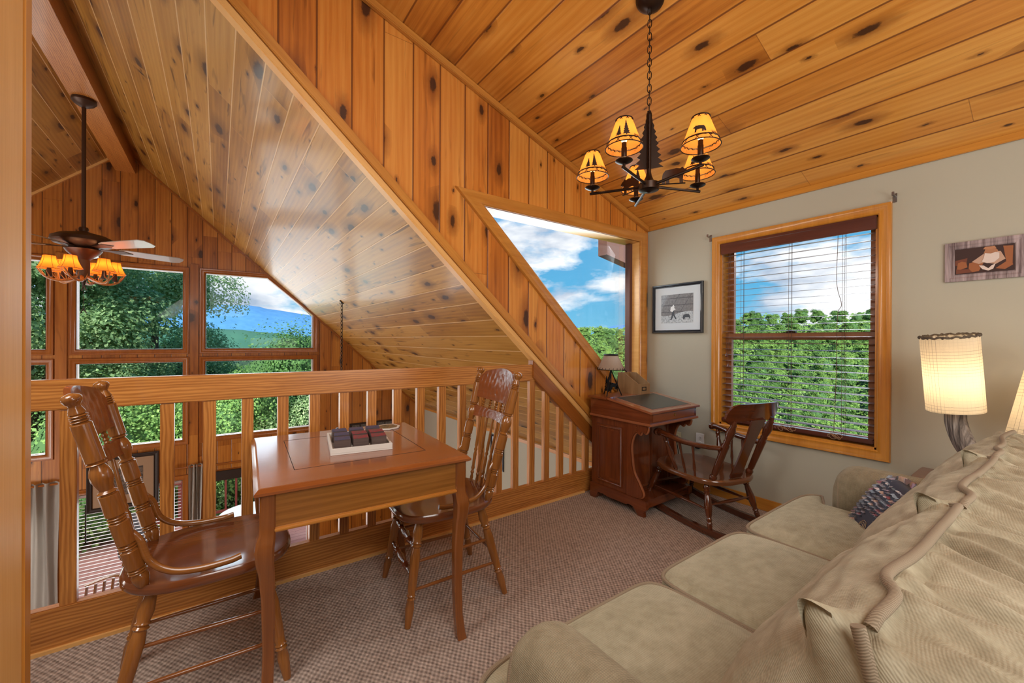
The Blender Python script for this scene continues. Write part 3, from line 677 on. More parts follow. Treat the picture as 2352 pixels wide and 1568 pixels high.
def make_chair():
    t = thing('pressed_back_chair', '', 'chair')
    SH = .462
    # saddle seat
    b = nb(); N = 48; out = []
    for i in range(N):
        a = 2*PI*i/N; c, s = math.cos(a), math.sin(a)
        hw = .232 if c > 0 else .215
        x = .01+.245*math.copysign(abs(c)**.55, c); y = (.235-.035*max(0, -c))*math.copysign(abs(s)**.6, s)
        out.append((x, y))
    lev = [(.88, SH-.034, 0), (.97, SH-.034, 0), (1.0, SH-.024, 0), (1.0, SH-.010, 0), (.975, SH, 0), (.9, SH-.001, 0), (.75, SH-.006, 0), (.5, SH-.013, 0), (.25, SH-.013, 0)]
    rings = [[b.verts.new((.01+(x-.01)*k, y*k, z)) for x, y in out] for k, z, _ in lev]
    for A, B in zip(rings, rings[1:]):
        for i in range(N): b.faces.new((A[i], A[(i+1) % N], B[(i+1) % N], B[i]))
    b.faces.new(rings[0][::-1]); b.faces.new(rings[-1]); obj('seat', b, M['seatwood'], t, 'x', smooth=True)
    for sx, sy in ((1, 1), (1, -1), (-1, 1), (-1, -1)):
        b = nb()
        if sx > 0: lathe(b, leg_prof(1.05), (.155, .15*sy, SH-.034), (.225, .215*sy, 0), 16)
        else: lathe(b, leg_prof(1.05), (-.145, .135*sy, SH-.034), (-.25, .205*sy, 0), 16)
        obj('leg', b, M['oak'], t, 'z', smooth=True)
    fp = lambda z, sy: Vector((.155+.07*(1-z/(SH-.034)), (.15+.065*(1-z/(SH-.034)))*sy, z)); rp = lambda z, sy: Vector((-.145-.105*(1-z/(SH-.034)), (.135+.07*(1-z/(SH-.034)))*sy, z))
    fancy = [(0, .006), (.06, .009), (.2, .011), (.24, .008), (.27, .014), (.3, .009), (.33, .015), (.36, .011), (.5, .019), (.64, .011), (.67, .015), (.7, .009), (.73, .014), (.76, .008), (.8, .011), (.94, .009), (1, .006)]
    for z in (.30, .19):
        b = nb(); lathe(b, fancy, fp(z, -1), fp(z, 1), 12); obj('stretcher', b, M['mahog'], t, 'y', smooth=True)
    thin = [(0, .006), (.5, .0085), (1, .006)]
    for sy in (1, -1):
        for z in (.25, .14): b = nb(); lathe(b, thin, fp(z, sy), rp(z+.01, sy), 10); obj('stretcher', b, M['oakleg'], t, 'x', smooth=True)
    b = nb(); lathe(b, thin, rp(.2, -1), rp(.2, 1), 10); obj('stretcher', b, M['oakleg'], t, 'y', smooth=True)
    B0 = lambda sy: Vector((-.165, .178*sy, SH-.004)); B1 = lambda sy: Vector((-.318, .212*sy, 1.065))
    for sy in (1, -1):
        b = nb(); lathe(b, post_prof(), B0(sy), B1(sy), 18); obj('back_post', b, M['oak'], t, 'z', smooth=True)
    # curved panels: crest and mid rail, bowed backwards
    def P(y, q, bow): 
        c = B0(1).lerp(B1(1), q); s = y/c.y if c.y else 0
        return Vector((c.x-bow*(1-s*s), y, c.z))
    def panel(q0f, q1f, bow, th, name, nu=25, nv=11, carve=0.0):
        b = nb()
        def f(side):
            def g(u, v):
                c = B0(1).lerp(B1(1), .5); s = 2*u-1; q = q0f(s)+(q1f(s)-q0f(s))*v; cc = B0(1).lerp(B1(1), q); y = s*(cc.y-.008)
                z = 0
                if carve and side > 0:
                    z = carve*(math.sin(s*22)*math.sin(v*19)*.5+.5*math.cos(math.hypot(s*1.6, v-.45)*24))
                    if abs(s) > .93 or v < .08 or v > .93: z = 0
                return Vector((cc.x-bow*(1-s*s)+side*th/2+z, y, cc.z))
            return g
        VA = grid(b, f(1), nu, nv); VB = grid(b, f(-1), nu, nv)
        for i in range(nu-1):
            b.faces.new((VA[i][0], VB[i][0], VB[i+1][0], VA[i+1][0])); b.faces.new((VA[i][-1], VA[i+1][-1], VB[i+1][-1], VB[i][-1]))
        for j in range(nv-1):
            b.faces.new((VA[0][j], VA[0][j+1], VB[0][j+1], VB[0][j])); b.faces.new((VA[-1][j], VB[-1][j], VB[-1][j+1], VA[-1][j+1]))
        return obj(name, b, M['carved'], t, 'y', smooth=True)
    def top(s):
        a = abs(s); return .985-.0+(.022*math.cos(a*PI*.9) if a < .75 else .022*math.cos(.75*PI*.9)-(a-.75)*.30)
    panel(lambda s: .735-.012*(1-s*s), top, .035, .016, 'crest_rail', 49, 17, .0028)
    panel(lambda s: .56+.012*(1-abs(s)), lambda s: .655-.012*(1-s*s), .035, .014, 'carved_mid_rail', 41, 9, .0022)
    for i in range(5):
        s = -.62+i*.31; c0 = B0(1).lerp(B1(1), .645); c1 = B0(1).lerp(B1(1), .74); bo = .035*(1-s*s)
        b = nb(); lathe(b, [(0, .006), (.12, .009), (.2, .006), (.3, .010), (.4, .006), (.55, .011), (.68, .006), (.8, .010), (.88, .006), (1, .007)], (c0.x-bo, s*c0.y, c0.z), (c1.x-bo, s*c1.y, c1.z), 10); obj('short_spindle', b, M['oak'], t, smooth=True)
        c1 = B0(1).lerp(B1(1), .57); c0 = Vector((-.185-.03*(1-s*s), s*.155, SH-.004))
        b = nb(); lathe(b, [(0, .006), (.06, .009), (.11, .006), (.14, .0105), (.17, .006), (.2, .0105), (.24, .0075), (.4, .0095), (.45, .006), (.48, .0095), (.51, .006), (.54, .0085), (.8, .0065), (1, .0055)], c0, (c1.x-bo, s*c1.y, c1.z), 10); obj('long_spindle', b, M['oak'], t, smooth=True)
    # bent hip rests
    for sy in (1, -1):
        p = B0(1).lerp(B1(1), .27)
        pts = cr([(p.x+.012, (p.y+.0)*sy, p.z+.012), (p.x+.035, (p.y+.006)*sy, p.z-.02), (-.15, .196*sy, SH+.075), (-.10, .206*sy, SH+.032), (-.03, .21*sy, SH+.016), (.05, .208*sy, SH+.015), (.085, .204*sy, SH+.020)], 8)
        b = nb(); tube(b, pts, [.011]*len(pts), 10, flat=.8); obj('hip_rest', b, M['oak'], t, 'x', smooth=True)
    return t
ch1 = make_chair(); ch1['label'] = 'pressed-back oak chair at the left end of the table, its turned post nearest the camera'; ch1['group'] = 'pressed-back chairs at the oak table'
ch2 = copy_tree(ch1); ch2['label'] = 'pressed-back oak chair tucked under the right end of the table, carved crest facing out'
ch1.location = (-.025, 1.868, 0); ch1.rotation_euler = (0, 0, R(1.5))
ch2.location = (.90, 1.845, 0); ch2.rotation_euler = (0, 0, R(174))

# ------------------------------------------------------------------ rocking chair
t = thing('rocking_chair', 'small dark walnut rocking chair with a scrolled crest facing the writing desk', 'chair', (2.768, 1.564, 0), R(77))
b = nb(); SH = .345
out = []
for i in range(56):
    a = 2*PI*i/56; c, s = math.cos(a), math.sin(a)
    out.append((-.035+.285*math.copysign(abs(c)**.6, c), (.245+.02*c)*math.copysign(abs(s)**.62, s)))
lev = [(.9, -.036), (.98, -.034), (1, -.022), (1, -.010), (.97, 0), (.85, -.003), (.6, -.012), (.3, -.016)]
rings = [[b.verts.new((-.035+(x+.035)*k, y*k, SH+z+(.012*max(0, x/.25)**2 if x > 0 else .0))) for x, y in out] for k, z in lev]
for A, B in zip(rings, rings[1:]):
    for i in range(56): b.faces.new((A[i], A[(i+1) % 56], B[(i+1) % 56], B[i]))
b.faces.new(rings[0][::-1]); b.faces.new(rings[-1]); obj('seat', b, M['rockseat'], t, 'x', smooth=True)
rk = lambda x: .010+.22*(x+.08)**2*1.0
for sy in (1, -1):
    pts = [(-.48+.86*i/24, .22*sy, rk(-.48+.86*i/24)+.013) for i in range(25)]
    b = nb(); VA = []
    for (x, y, z) in pts: VA.append([b.verts.new(v) for v in ((x, y-.013, z-.019), (x, y+.013, z-.019), (x, y+.013, z+.019), (x, y-.013, z+.019))])
    for A, B in zip(VA, VA[1:]):
        for i in range(4): b.faces.new((A[i], A[(i+1) % 4], B[(i+1) % 4], B[i]))
    b.faces.new(VA[0][::-1]); b.faces.new(VA[-1]); obj('rocker_runner', b, M['rocker'], t, 'x')
rl = [(0, .010), (.05, .014), (.12, .020), (.16, .015), (.19, .019), (.22, .014), (.30, .017), (.5, .023), (.68, .018), (.75, .013), (.79, .018), (.83, .013), (.86, .016), (.96, .014), (1, .010)]
for sx in (1, -1):
    for sy in (1, -1):
        x0 = .19 if sx > 0 else -.21; x1 = .285 if sx > 0 else -.285
        b = nb(); lathe(b, [(q, r*1.05) for q, r in rl], (x0, .17*sy, SH-.03), (x1, .22*sy, rk(x1)+.025), 14); obj('leg', b, M['rocker'], t, smooth=True)
lp = lambda sx, sy, q: Vector(((.19+.095*q if sx > 0 else -.21-.075*q), (.17+.05*q)*sy, (SH-.03)*(1-q)+(.05)*q))
sp = [(0, .005), (.2, .008), (.5, .013), (.8, .008), (1, .005)]
for sy in (1, -1): b = nb(); lathe(b, sp, lp(1, sy, .6), lp(-1, sy, .6), 10); obj('stretcher', b, M['rocker'], t, 'x', smooth=True)
for sx in (1, -1): b = nb(); lathe(b, sp, lp(sx, 1, .5), lp(sx, -1, .5), 10); obj('stretcher', b, M['rocker'], t, 'y', smooth=True)
lean = .37; bk = lambda z: -.265-lean*(z-SH)
b0 = lambda sy: Vector((-.250, .165*sy, SH-.004)); b1 = lambda sy: Vector((bk(.745), .165*sy, .745))
pp = [(0, .016), (.03, .020), (.06, .021), (.09, .014), (.12, .017), (.35, .019), (.52, .020), (.60, .021), (.63, .016), (.66, .019), (.68, .015), (.75, .022), (.83, .024), (.90, .015), (.93, .017), (.95, .013), (1, .010)]
for sy in (1, -1): b = nb(); lathe(b, [(q_, r_*1.12) for q_, r_ in pp], b0(sy), b1(sy), 16); obj('back_post', b, M['rocker'], t, smooth=True)
# crest with scroll ends and scalloped lower edge, curved
b = nb()
def crest(side):
    def g(u, v):
        s = 2*u-1; y = .222*s
        a = abs(s)
        if a < .72: zt = .846+.004*(1-a*a); zb = .727-.005*math.cos(s*26)+(.010 if a < .55 else .010*(1-(a-.55)/.17))
        else: q = math.sqrt(max(0, 1-((a-.72)/.285)**2)); zt = .775+.071*q; zb = .762-.040*q-.006*math.sin((a-.72)*18)*q
        if zt < zb+.004: zt = zb+.004
        z = zb+(zt-zb)*v
        return Vector((bk(z)-.045*(1-s*s)+.03+side*.008, y, z))
    return g
VA = grid(b, crest(1), 49, 9); VB = grid(b, crest(-1), 49, 9)
for i in range(48):
    b.faces.new((VA[i][0], VB[i][0], VB[i+1][0], VA[i+1][0])); b.faces.new((VA[i][-1], VA[i+1][-1], VB[i+1][-1], VB[i][-1]))
for j in range(8):
    b.faces.new((VA[0][j], VA[0][j+1], VB[0][j+1], VB[0][j])); b.faces.new((VA[-1][j], VB[-1][j], VB[-1][j+1], VA[-1][j+1]))
obj('crest_rail', b, M['rocker'], t, 'y', smooth=True)
b = nb()
def spl(side):
    def g(u, v):
        z = SH+v*(.745-SH); w = .052-.012*math.sin(v*PI)+.008*v; return Vector((bk(z)-.028+.012*(1-v)+side*.006, (2*u-1)*w, z))
    return g
VA = grid(b, spl(1), 5, 15); VB = grid(b, spl(-1), 5, 15)
for j in range(14):
    b.faces.new((VA[0][j], VA[0][j+1], VB[0][j+1], VB[0][j])); b.faces.new((VA[-1][j], VB[-1][j], VB[-1][j+1], VA[-1][j+1]))
for i in range(4): b.faces.new((VA[i][-1], VA[i+1][-1], VB[i+1][-1], VB[i][-1]))
obj('splat', b, M['rocker'], t, 'z', smooth=True)
for sy in (1, -1):
    pts = cr([(bk(.555)+.012, .180*sy, .560), (-.24, .215*sy, .556), (-.10, .245*sy, .556), (.02, .262*sy, .572), (.09, .266*sy, .580), (.135, .262*sy, .578)], 7)
    n = len(pts); b = nb(); tube(b, pts, [.015+.006*min(1, i/n)+(.006 if i > n-6 else 0)-(.006 if i == n-1 else 0) for i in range(n)], 12, flat=1.35); obj('armrest', b, M['rocker'], t, 'x', smooth=True)
    b = nb(); lathe(b, [(0, .009), (.08, .013), (.16, .017), (.2, .012), (.24, .015), (.3, .012), (.55, .021), (.75, .013), (.8, .016), (.85, .012), (.92, .015), (1, .011)], (.075, .258*sy, .572), (-.0, .215*sy, SH-.004), 14); obj('arm_support', b, M['rocker'], t, smooth=True)
    for (xa, xb) in ((-.055, -.085), (-.155, -.165)):
        b = nb(); lathe(b, [(0, .007), (.1, .010), (.45, .006), (.7, .010), (.85, .007), (1, .008)], (xa, (.247 if xa > -.1 else .232)*sy, .552), (xb, .218*sy, SH-.006), 10); obj('arm_spindle', b, M['rocker'], t, smooth=True)

# ------------------------------------------------------------------ writing desk (davenport form)
DX0, DX1 = 2.385, 2.955
L = Vector((DX0, 1.68, 0))
t = thing('writing_desk', 'mahogany davenport desk with a sloping leather top in the corner by the dormer window', 'desk', tuple(L))
def dob(name, b, m, parent=None, **k):
    rel(b, L); return obj(name, b, m, parent or t, **k)
b = nb(); box(b, (DX0+.015, 1.90, .10), (DX1-.02, 2.245, .64)); dob('cabinet_body', b, M['mahog'])
for x, sx in ((DX0+.015, -1), (DX1-.02, 1)):
    b = nb()
    casing(b, [(1.965, .17), (2.165, .17), (2.165, .565), (1.965, .565)], .022, lambda y, z, d, x=x, sx=sx: (x+sx*d, y, z), .010)
    for v0, v1 in (((x-.001, 1.985, .19), (x+.001, 2.145, .545)),): box(b, v0, v1)
    dob('side_panel', b, M['mahog'], smooth=True)
# front panels of cabinet
for (xa, xb) in ((DX0+.07, DX0+.26), (DX0+.30, DX1-.075)):
    b = nb(); casing(b, [(xa, .15), (xb, .15), (xb, .58), (xa, .58)], .016, lambda x, z, d: (x, 1.90-d, z), .008); box(b, (xa, 1.895, .15), (xb, 1.90, .58)); dob('front_panel', b, M['mahog'], smooth=True)
# plinth with bracket feet
b = nb()
def foot(b, pts, ext): prism(b, pts, ext, bev=.003)
sidep = [(2.25, 0), (2.25, .115), (1.73, .115), (1.725, .06), (1.755, .03), (1.745, .0), (1.80, .0), (1.815, .03), (1.84, .055), (1.88, .06), (1.90, .045), (2.08, .045), (2.12, .06), (2.17, .055), (2.19, .0)]
for x in (DX0, DX1-.03): foot(b, [(x, y, z) for y, z in sidep[::-1]], (.03, 0, 0))
box(b, (DX0+.03, 1.74, .06), (DX1-.03, 2.245, .115)); dob('plinth', b, M['mahog'], long='y')
# scrolled front brackets
for x in (DX0+.006, DX1-.036):
    prf = cr([(0, 1.90, .115), (0, 1.80, .12), (0, 1.765, .15), (0, 1.80, .22), (0, 1.845, .29), (0, 1.862, .38), (0, 1.868, .47), (0, 1.85, .54), (0, 1.82, .575), (0, 1.79, .565), (0, 1.775, .59), (0, 1.745, .58), (0, 1.73, .61), (0, 1.735, .64)], 5)
    b = nb(); prism(b, [(x, p.y, p.z) for p in prf]+[(x, 1.90, .64)], (.03, 0, 0)); dob('scroll_bracket', b, M['mahog'])
    b = nb()
    tube(b, [(x+.015, p.y-.004, p.z) for p in prf], .009, 6); dob('bracket_bead', b, M['mahogd'], smooth=True)
    b = nb()
    for k in range(5): 
        a = R(-60+k*38); prism(b, [(x-.003, 1.80, .60), (x-.003, 1.80+.028*math.cos(a-.2), .60+.018*math.sin(a-.2)), (x-.003, 1.80+.036*math.cos(a), .60+.024*math.sin(a)), (x-.003, 1.80+.028*math.cos(a+.2), .60+.018*math.sin(a+.2))], (.004, 0, 0))
    dob('carved_leaf', b, M['mahog'])
# well
b = nb(); prism(b, [(DX0, y, z) for y, z in ((1.70, .655), (2.245, .655), (2.245, .776), (2.065, .776), (1.70, .722))], (DX1-DX0, 0, 0)); dob('writing_well', b, M['mahog'], long='y')
b = nb(); box(b, (DX0-.012, 1.685, .637), (DX1+.012, 2.25, .655), bev=.005); dob('well_moulding', b, M['mahogd'], long='y')
b = nb(); box(b, (DX0+.03, 1.697, .664), (DX1-.03, 1.70, .715)); dob('well_front', b, M['carved'], long='x')
b = nb(); lathe(b, [(0, .011), (1, .009)], (2.67, 1.697, .692), (2.67, 1.693, .692), 12); dob('keyhole', b, M['brass'])
b = nb(); box(b, (DX0-.018, 2.07, .776), (DX1+.018, 2.262, .792), bev=.004); dob('desk_top', b, M['carved'], long='x')
sl = Vector((0, .39, .0585)); sn = Vector((0, -.148, .989))
def lidp(x, u, h): p = Vector((x, 1.678, .722))+sl*u+sn*h; return p
b = nb(); vs = [lidp(x, u, h) for h in (0, .016) for (x, u) in ((DX0-.018, 0), (DX1+.018, 0), (DX1+.018, 1), (DX0-.018, 1))]
V = [b.verts.new(v) for v in vs]
for f in ((0, 3, 2, 1), (4, 5, 6, 7), (0, 1, 5, 4), (1, 2, 6, 5), (2, 3, 7, 6), (3, 0, 4, 7)): b.faces.new([V[i] for i in f])
bmesh.ops.bevel(b, geom=b.edges[:], offset=.004, segments=2, affect='EDGES'); dob('sloping_lid', b, M['mahogd'], long='x')
def lidquad(x0, x1, u0, u1, h0, h1):
    b = nb(); V = [b.verts.new(lidp(x, u, h)) for h in (h0, h1) for (x, u) in ((x0, u0), (x1, u0), (x1, u1), (x0, u1))]
    for f in ((0, 3, 2, 1), (4, 5, 6, 7), (0, 1, 5, 4), (1, 2, 6, 5), (2, 3, 7, 6), (3, 0, 4, 7)): b.faces.new([V[i] for i in f])
    return b
dob('tooled_edge', lidquad(DX0+.045, DX1-.045, .10, .95, .016, .0175), M['brasst'])
dob('leather_inset', lidquad(DX0+.058, DX1-.058, .13, .92, .0175, .0190), M['leather'])

# desk lamp
DT = .792
t = thing('desk_lamp', 'small lamp with a rawhide shade and black metal tree and bear legs on the desk', 'lamp', (2.515, 2.155, DT))
b = nb(); q = 28
V = grid(b, lambda u, v: (math.cos(2*PI*u)*(.105-.055*v), math.sin(2*PI*u)*(.105-.055*v), .205+.115*v), q, 6, closeu=True); obj('lamp_shade', b, M['deskshade'], t, smooth=True)
b = nb(); tube(b, [(.106*math.cos(a), .106*math.sin(a), .205) for a in [2*PI*i/28 for i in range(28)]], .003, 6, True); tube(b, [(.052*math.cos(a), .052*math.sin(a), .319) for a in [2*PI*i/28 for i in range(28)]], .006, 6, True)
for i in range(22):
    a = 2*PI*i/22; b_ = a+.05; tube(b, [(.107*math.cos(a), .107*math.sin(a), .203), (.101*math.cos(b_), .101*math.sin(b_), .219)], .0018, 4)
obj('shade_lacing', b, M['black'], t)
b = nb()
for k in range(3):
    a = R(200+120*k); tube(b, [(0, 0, .20), (.085*math.cos(a), .085*math.sin(a), .0)], .0045, 6)
tube(b, [(0, 0, .02), (0, 0, .25)], .005, 8); lathe(b, [(0, .012), (1, .014)], (0, 0, .235), (0, 0, .275), 10)
obj('tripod_base', b, M['black'], t)
def treepoly(w, h, n=5):
    pts = [(-.06*w, 0), (-.06*w, .08*h)]
    L_ = []
    for i in range(n):
        z = .08*h+(h*.92)*i/n; ww = w*.5*(1-i/n)**.8; L_.append((-ww, z)); L_.append((-ww*.55, z+h*.92/n*.75))
    R_ = [(-x, z) for x, z in L_[::-1]]
    return pts+L_+[(0, h)]+R_+[(.06*w, .08*h), (.06*w, 0)]
def bearpoly(s):
    P = [(-.5, .0), (-.5, .2), (-.46, .42), (-.36, .55), (-.15, .58), (.05, .62), (.2, .60), (.28, .66), (.33, .60), (.42, .56), (.50, .47), (.49, .42), (.38, .40), (.32, .34), (.30, .15), (.31, 0), (.18, 0), (.17, .2), (.08, .24), (-.15, .24), (-.22, .2), (-.20, 0), (-.33, 0), (-.34, .16), (-.38, .0)]
    return [(x*s, z*s) for x, z in P]
for k in range(3):
    a = R(200+120*k); d = Vector((math.cos(a), math.sin(a), 0)); m = Vector((-d.y, d.x, 0))
    b = nb(); prism(b, [Vector((0, 0, .03))+d*.05+m*x+Vector((0, 0, z)) for x, z in treepoly(.05, .12)], d*.002); obj('tree_cutout', b, M['black'], t)
    b = nb(); a2 = a+R(60); d = Vector((math.cos(a2), math.sin(a2), 0)); m = Vector((-d.y, d.x, 0)); prism(b, [d*.035+m*x+Vector((0, 0, z+.05)) for x, z in bearpoly(.075)], d*.002); obj('bear_cutout', b, M['black'], t)

# letter box
t = thing('letter_box', 'rustic wooden file box with slanted sides and a label holder on the desk', 'box', (2.79, 2.15, DT), R(-2))
b = nb(); W, DP, H0, H1, th = .115, .105, .085, .165, .007
sd = [(-.105, 0), (.105, 0), (.105, H1), (.03, H1), (-.105, H0)]
for x in (-W/2-.015, W/2-th+.015): prism(b, [(x, y, z) for y, z in sd], (th, 0, 0))
box(b, (-W/2-.008, -.105, 0), (W/2+.008, -.098, H0)); box(b, (-W/2-.008, .098, 0), (W/2+.008, .105, H1)); box(b, (-W/2-.008, -.098, 0), (W/2+.008, .098, th)); obj('box_body', b, M['boxwood'], t)
b = nb(); tube(b, cr([(-.03, .100, H1), (-.02, .100, H1+.012), (0, .100, H1+.016), (.02, .100, H1+.012), (.03, .100, H1)], 5), .004, 6); obj('handle', b, M['bronze'], t)
b = nb()
for v in (((-.026, -.108, .030), (.026, -.105, .035)), ((-.026, -.108, .055), (.026, -.105, .060)), ((-.026, -.108, .030), (-.021, -.105, .060)), ((.021, -.108, .030), (.026, -.105, .060))): box(b, *v)
obj('label_holder', b, M['black'], t)

# ------------------------------------------------------------------ wall outlets
for (y, z, m, l) in ((1.812, .408, 'white', 'white duplex power outlet on the wall under the window corner'), (2.016, .385, 'almond', 'almond outlet plate with a plugged-in cord behind the desk')):
    t = thing('power_outlet', l, 'outlet', (WX, y, z)); w = .035
    if m == 'white': white_outlet = t
    b = nb(); box(b, (-.006, -w, -.058), (0, w, .058), bev=.002); obj('cover_plate', b, M[m], t)
    for dz in (.022, -.022):
        b = nb(); lathe(b, [(0, .016), (1, .015)], (-.006, 0, dz), (-.008, 0, dz), 16); s = obj('socket', b, M[m], t, smooth=True)
        b = nb(); box(b, (-.0086, -.007, dz-.005), (-.008, -.005, dz+.006)); box(b, (-.0086, .005, dz-.005), (-.008, .007, dz+.006)); box(b, (-.0086, -.0015, dz-.012), (-.008, .0015, dz-.009)); obj('slots', b, M['black'], s)
b = nb(); tube(b, cr([(WX-.012, 2.01, .365), (WX-.035, 2.0, .355), (WX-.03, 1.99, .28), (WX-.035, 1.975, .15), (WX-.04, 1.99, .01)], 8), .003, 6)
box(b, (WX-.03, 2.0, .355), (WX-.009, 2.03, .375), bev=.003); rel(b, Vector((WX, 2.016, .385))); obj('power_cord', b, M['black'], t)
b = nb(); box(b, (WX-.045, 1.80, .345), (WX-.009, 1.835, .385), bev=.004); rel(b, Vector((WX, 1.812, .408))); obj('plug_adapter', b, M['blackpaint'], white_outlet)

# ------------------------------------------------------------------ pictures on the painted wall
def pframe(name, label, cat, y0, y1, z0, z1, w, th, fm, group=None, px=WX, face=-1):
    yc, zc = (y0+y1)/2, (z0+z1)/2
    t = thing(name, label, cat, (px, yc, zc), group=group)
    b = nb(); hy, hz = (y1-y0)/2, (z1-z0)/2
    casing(b, [(-hy+w, -hz+w), (hy-w, -hz+w), (hy-w, hz-w), (-hy+w, hz-w)], w, lambda y, z, d: (-d, y, z), th, ((0, .3), (.15, .7), (.4, .6), (.6, 1), (.9, 1), (1, .9)))
    obj('frame', b, fm, t, smooth=False); return t, hy-w, hz-w
t, hy, hz = pframe('framed_photograph', 'black-framed monochrome photograph with white mount beside the window', 'picture', 1.789, 2.262, 1.292, 1.716, .026, .024, M['blackpaint'])
b = nb(); box(b, (-.010, -hy, -hz), (-.002, hy, hz)); obj('mount_board', b, M['mat'], t)
def photomat():
    q = NT('winter_photo'); uv = q.uv(); u, v = uv.outputs[0], uv.outputs[1]
    n = q.noise(q.vec(u, v), 60, 4, .7).outputs[0]
    snow = q.ramp(n, [(.3, S(110, 118, 126)), (.6, S(190, 198, 204))]); wall = q.ramp(n, [(.3, S(84, 82, 84)), (.7, S(132, 130, 132))])
    l1 = q.math('LESS_THAN', q.math('ABSOLUTE', q.math('SUBTRACT', q.math('FRACT', q.math('MULTIPLY', v, 17)), .5)), .06)
    l2 = q.math('LESS_THAN', q.math('ABSOLUTE', q.math('SUBTRACT', q.math('FRACT', q.math('MULTIPLY', q.math('ADD', u, q.math('MULTIPLY', v, .7)), 9)), .5)), .02)
    wall = q.mix(q.math('MULTIPLY', q.math('MAXIMUM', l1, l2), .7), wall, S(40, 40, 46))
    sn = q.math('LESS_THAN', q.math('ADD', v, q.math('MULTIPLY', q.math('SINE', q.math('MULTIPLY', u, 14)), .018)), -.045)
    q.bsdf(Base_Color=q.mix(sn, wall, snow), Roughness=.4, Coat_Weight=.5, Coat_Roughness=.05); return q.m
uvyz = lambda c: (c.y, c.z)
b = nb(); box(b, (-.0115, -.150, -.125), (-.010, .150, .122)); obj('photo', b, photomat(), t, uvf=uvyz)
PG = plain('photo_dark', S(54, 58, 66), .5); PL = plain('photo_light', S(220, 224, 226), .5)
def flat(b, pts, x=-.0125, th=.0008, s=-1):
    prism(b, [(x, s*p[0], p[1]) for p in pts], (th, 0, 0))
b = nb()   # person walking and a dog; y axis mirrored so +u is to the right in the picture
flat(b, [(-.045, -.02), (-.025, -.015), (-.018, -.055), (.0, -.09), (-.012, -.092), (-.03, -.06), (-.045, -.095), (-.08, -.10), (-.055, -.088), (-.045, -.055)])
flat(b, [(.055, -.085), (.065, -.06), (.09, -.05), (.115, -.055), (.125, -.075), (.12, -.095), (.112, -.08), (.08, -.08), (.07, -.10)])
obj('photo_figures', b, PG, t)
b = nb(); flat(b, [(-.06, -.02), (-.055, .012), (-.04, .02), (-.03, .035), (-.02, .02), (-.022, .005), (-.008, -.008), (-.025, -.015), (-.04, -.03)], -.0128); obj('photo_jacket', b, PL, t)

# weathered frame with portrait of a bearded man
t, hy, hz = pframe('rustic_picture', 'weathered wood framed sepia picture of a bearded seated man at the right edge', 'picture', .150, .427, 1.547, 1.755, .038, .014, M['weathered'])
SE = lambda n, r, g, b_: plain(n, S(r, g, b_), .6)
b = nb(); box(b, (-.008, -hy, -hz), (-.002, hy, hz)); obj('print', b, SE('sepia_dark', 52, 24, 18), t)
s_mid, s_lt, s_or, s_wh = SE('sepia_mid', 110, 56, 34), SE('sepia_light', 186, 150, 128), SE('sepia_orange', 150, 88, 48), SE('sepia_pale', 214, 196, 186)
def fl(pts, m, name, d):
    b = nb(); flat(b, [((x-.5)*2*hy, (z-.5)*2*hz) for x, z in pts], -.008-d, .0006); obj(name, b, m, t)
fl([(0, .35), (.2, .38), (.22, .62), (0, .55)], s_mid, 'print_shelf', .0005); fl([(.02, .02), (.35, .04), (.35, .16), (.02, .2)], s_mid, 'print_table', .0005)
fl([(.03, .2), (.05, .45), (.12, .5), (.2, .45), (.22, .25), (.1, .18)], s_or, 'print_basket', .001)
fl([(.82, .95), (.98, .92), (.97, .2), (.88, .25)], s_or, 'print_post', .0006)
fl([(.25, .4), (.36, .46), (.5, .38), (.42, .06), (.3, .05), (.24, .2)], s_or, 'print_leg', .0012); fl([(.7, .12), (.95, .45), (.98, .2), (.85, .05)], s_or, 'print_leg', .0012)
fl([(.3, .45), (.5, .72), (.62, .8), (.78, .76), (.86, .45), (.7, .28), (.5, .38), (.42, .34)], s_lt, 'print_shirt', .0015)
fl([(.5, .74), (.53, .9), (.68, .93), (.74, .8), (.7, .68), (.55, .68)], SE('sepia_skin', 166, 112, 78), 'print_face', .002)
fl([(.49, .9), (.52, 1.0-.02), (.62, .98), (.68, 1.0-.01), (.71, .9), (.6, .86)], SE('sepia_hat', 176, 120, 84), 'print_hat', .0028)
fl([(.52, .74), (.5, .55), (.47, .42), (.56, .34), (.68, .36), (.76, .5), (.76, .7), (.7, .74), (.62, .70)], s_wh, 'print_beard', .0035)
fl([(.42, .28), (.5, .26), (.58, .14), (.64, .25), (.7, .3), (.66, .1), (.58, .05), (.48, .12)], s_wh, 'print_hands', .0035)

# ------------------------------------------------------------------ sofa
t = thing('sofa', 'beige chenille three-seat sofa running along the right side of the loft', 'sofa', (1.4, .3, 0))
L = Vector((1.4, .3, 0))
def sob(name, b, m, parent=None, **k): rel(b, L); return obj(name, b, m, parent or t, **k)
b = nb(); box(b, (.465, -.25, .06), (2.50, .66, .33), bev=.02); sob('base', b, M['armfab'], uvf=lambda c: (c.x+c.y, c.z+c.y), smooth=True)
b = nb(); box(b, (.45, -.28, .06), (2.5, -.10, .80), bev=.04); sob('back_frame', b, M['armfab'], uvf=lambda c: (c.x+c.y, c.z), smooth=True)
for (x, y) in ((.52, -.2), (2.45, -.2), (.52, .58), (2.45, .58)):
    b = nb(); lathe(b, [(0, .022), (.6, .03), (1, .034)], (x, y, 0), (x, y, .07), 12); sob('foot', b, M['mahog'])
def se(c, p): return math.copysign(abs(c)**p, c)
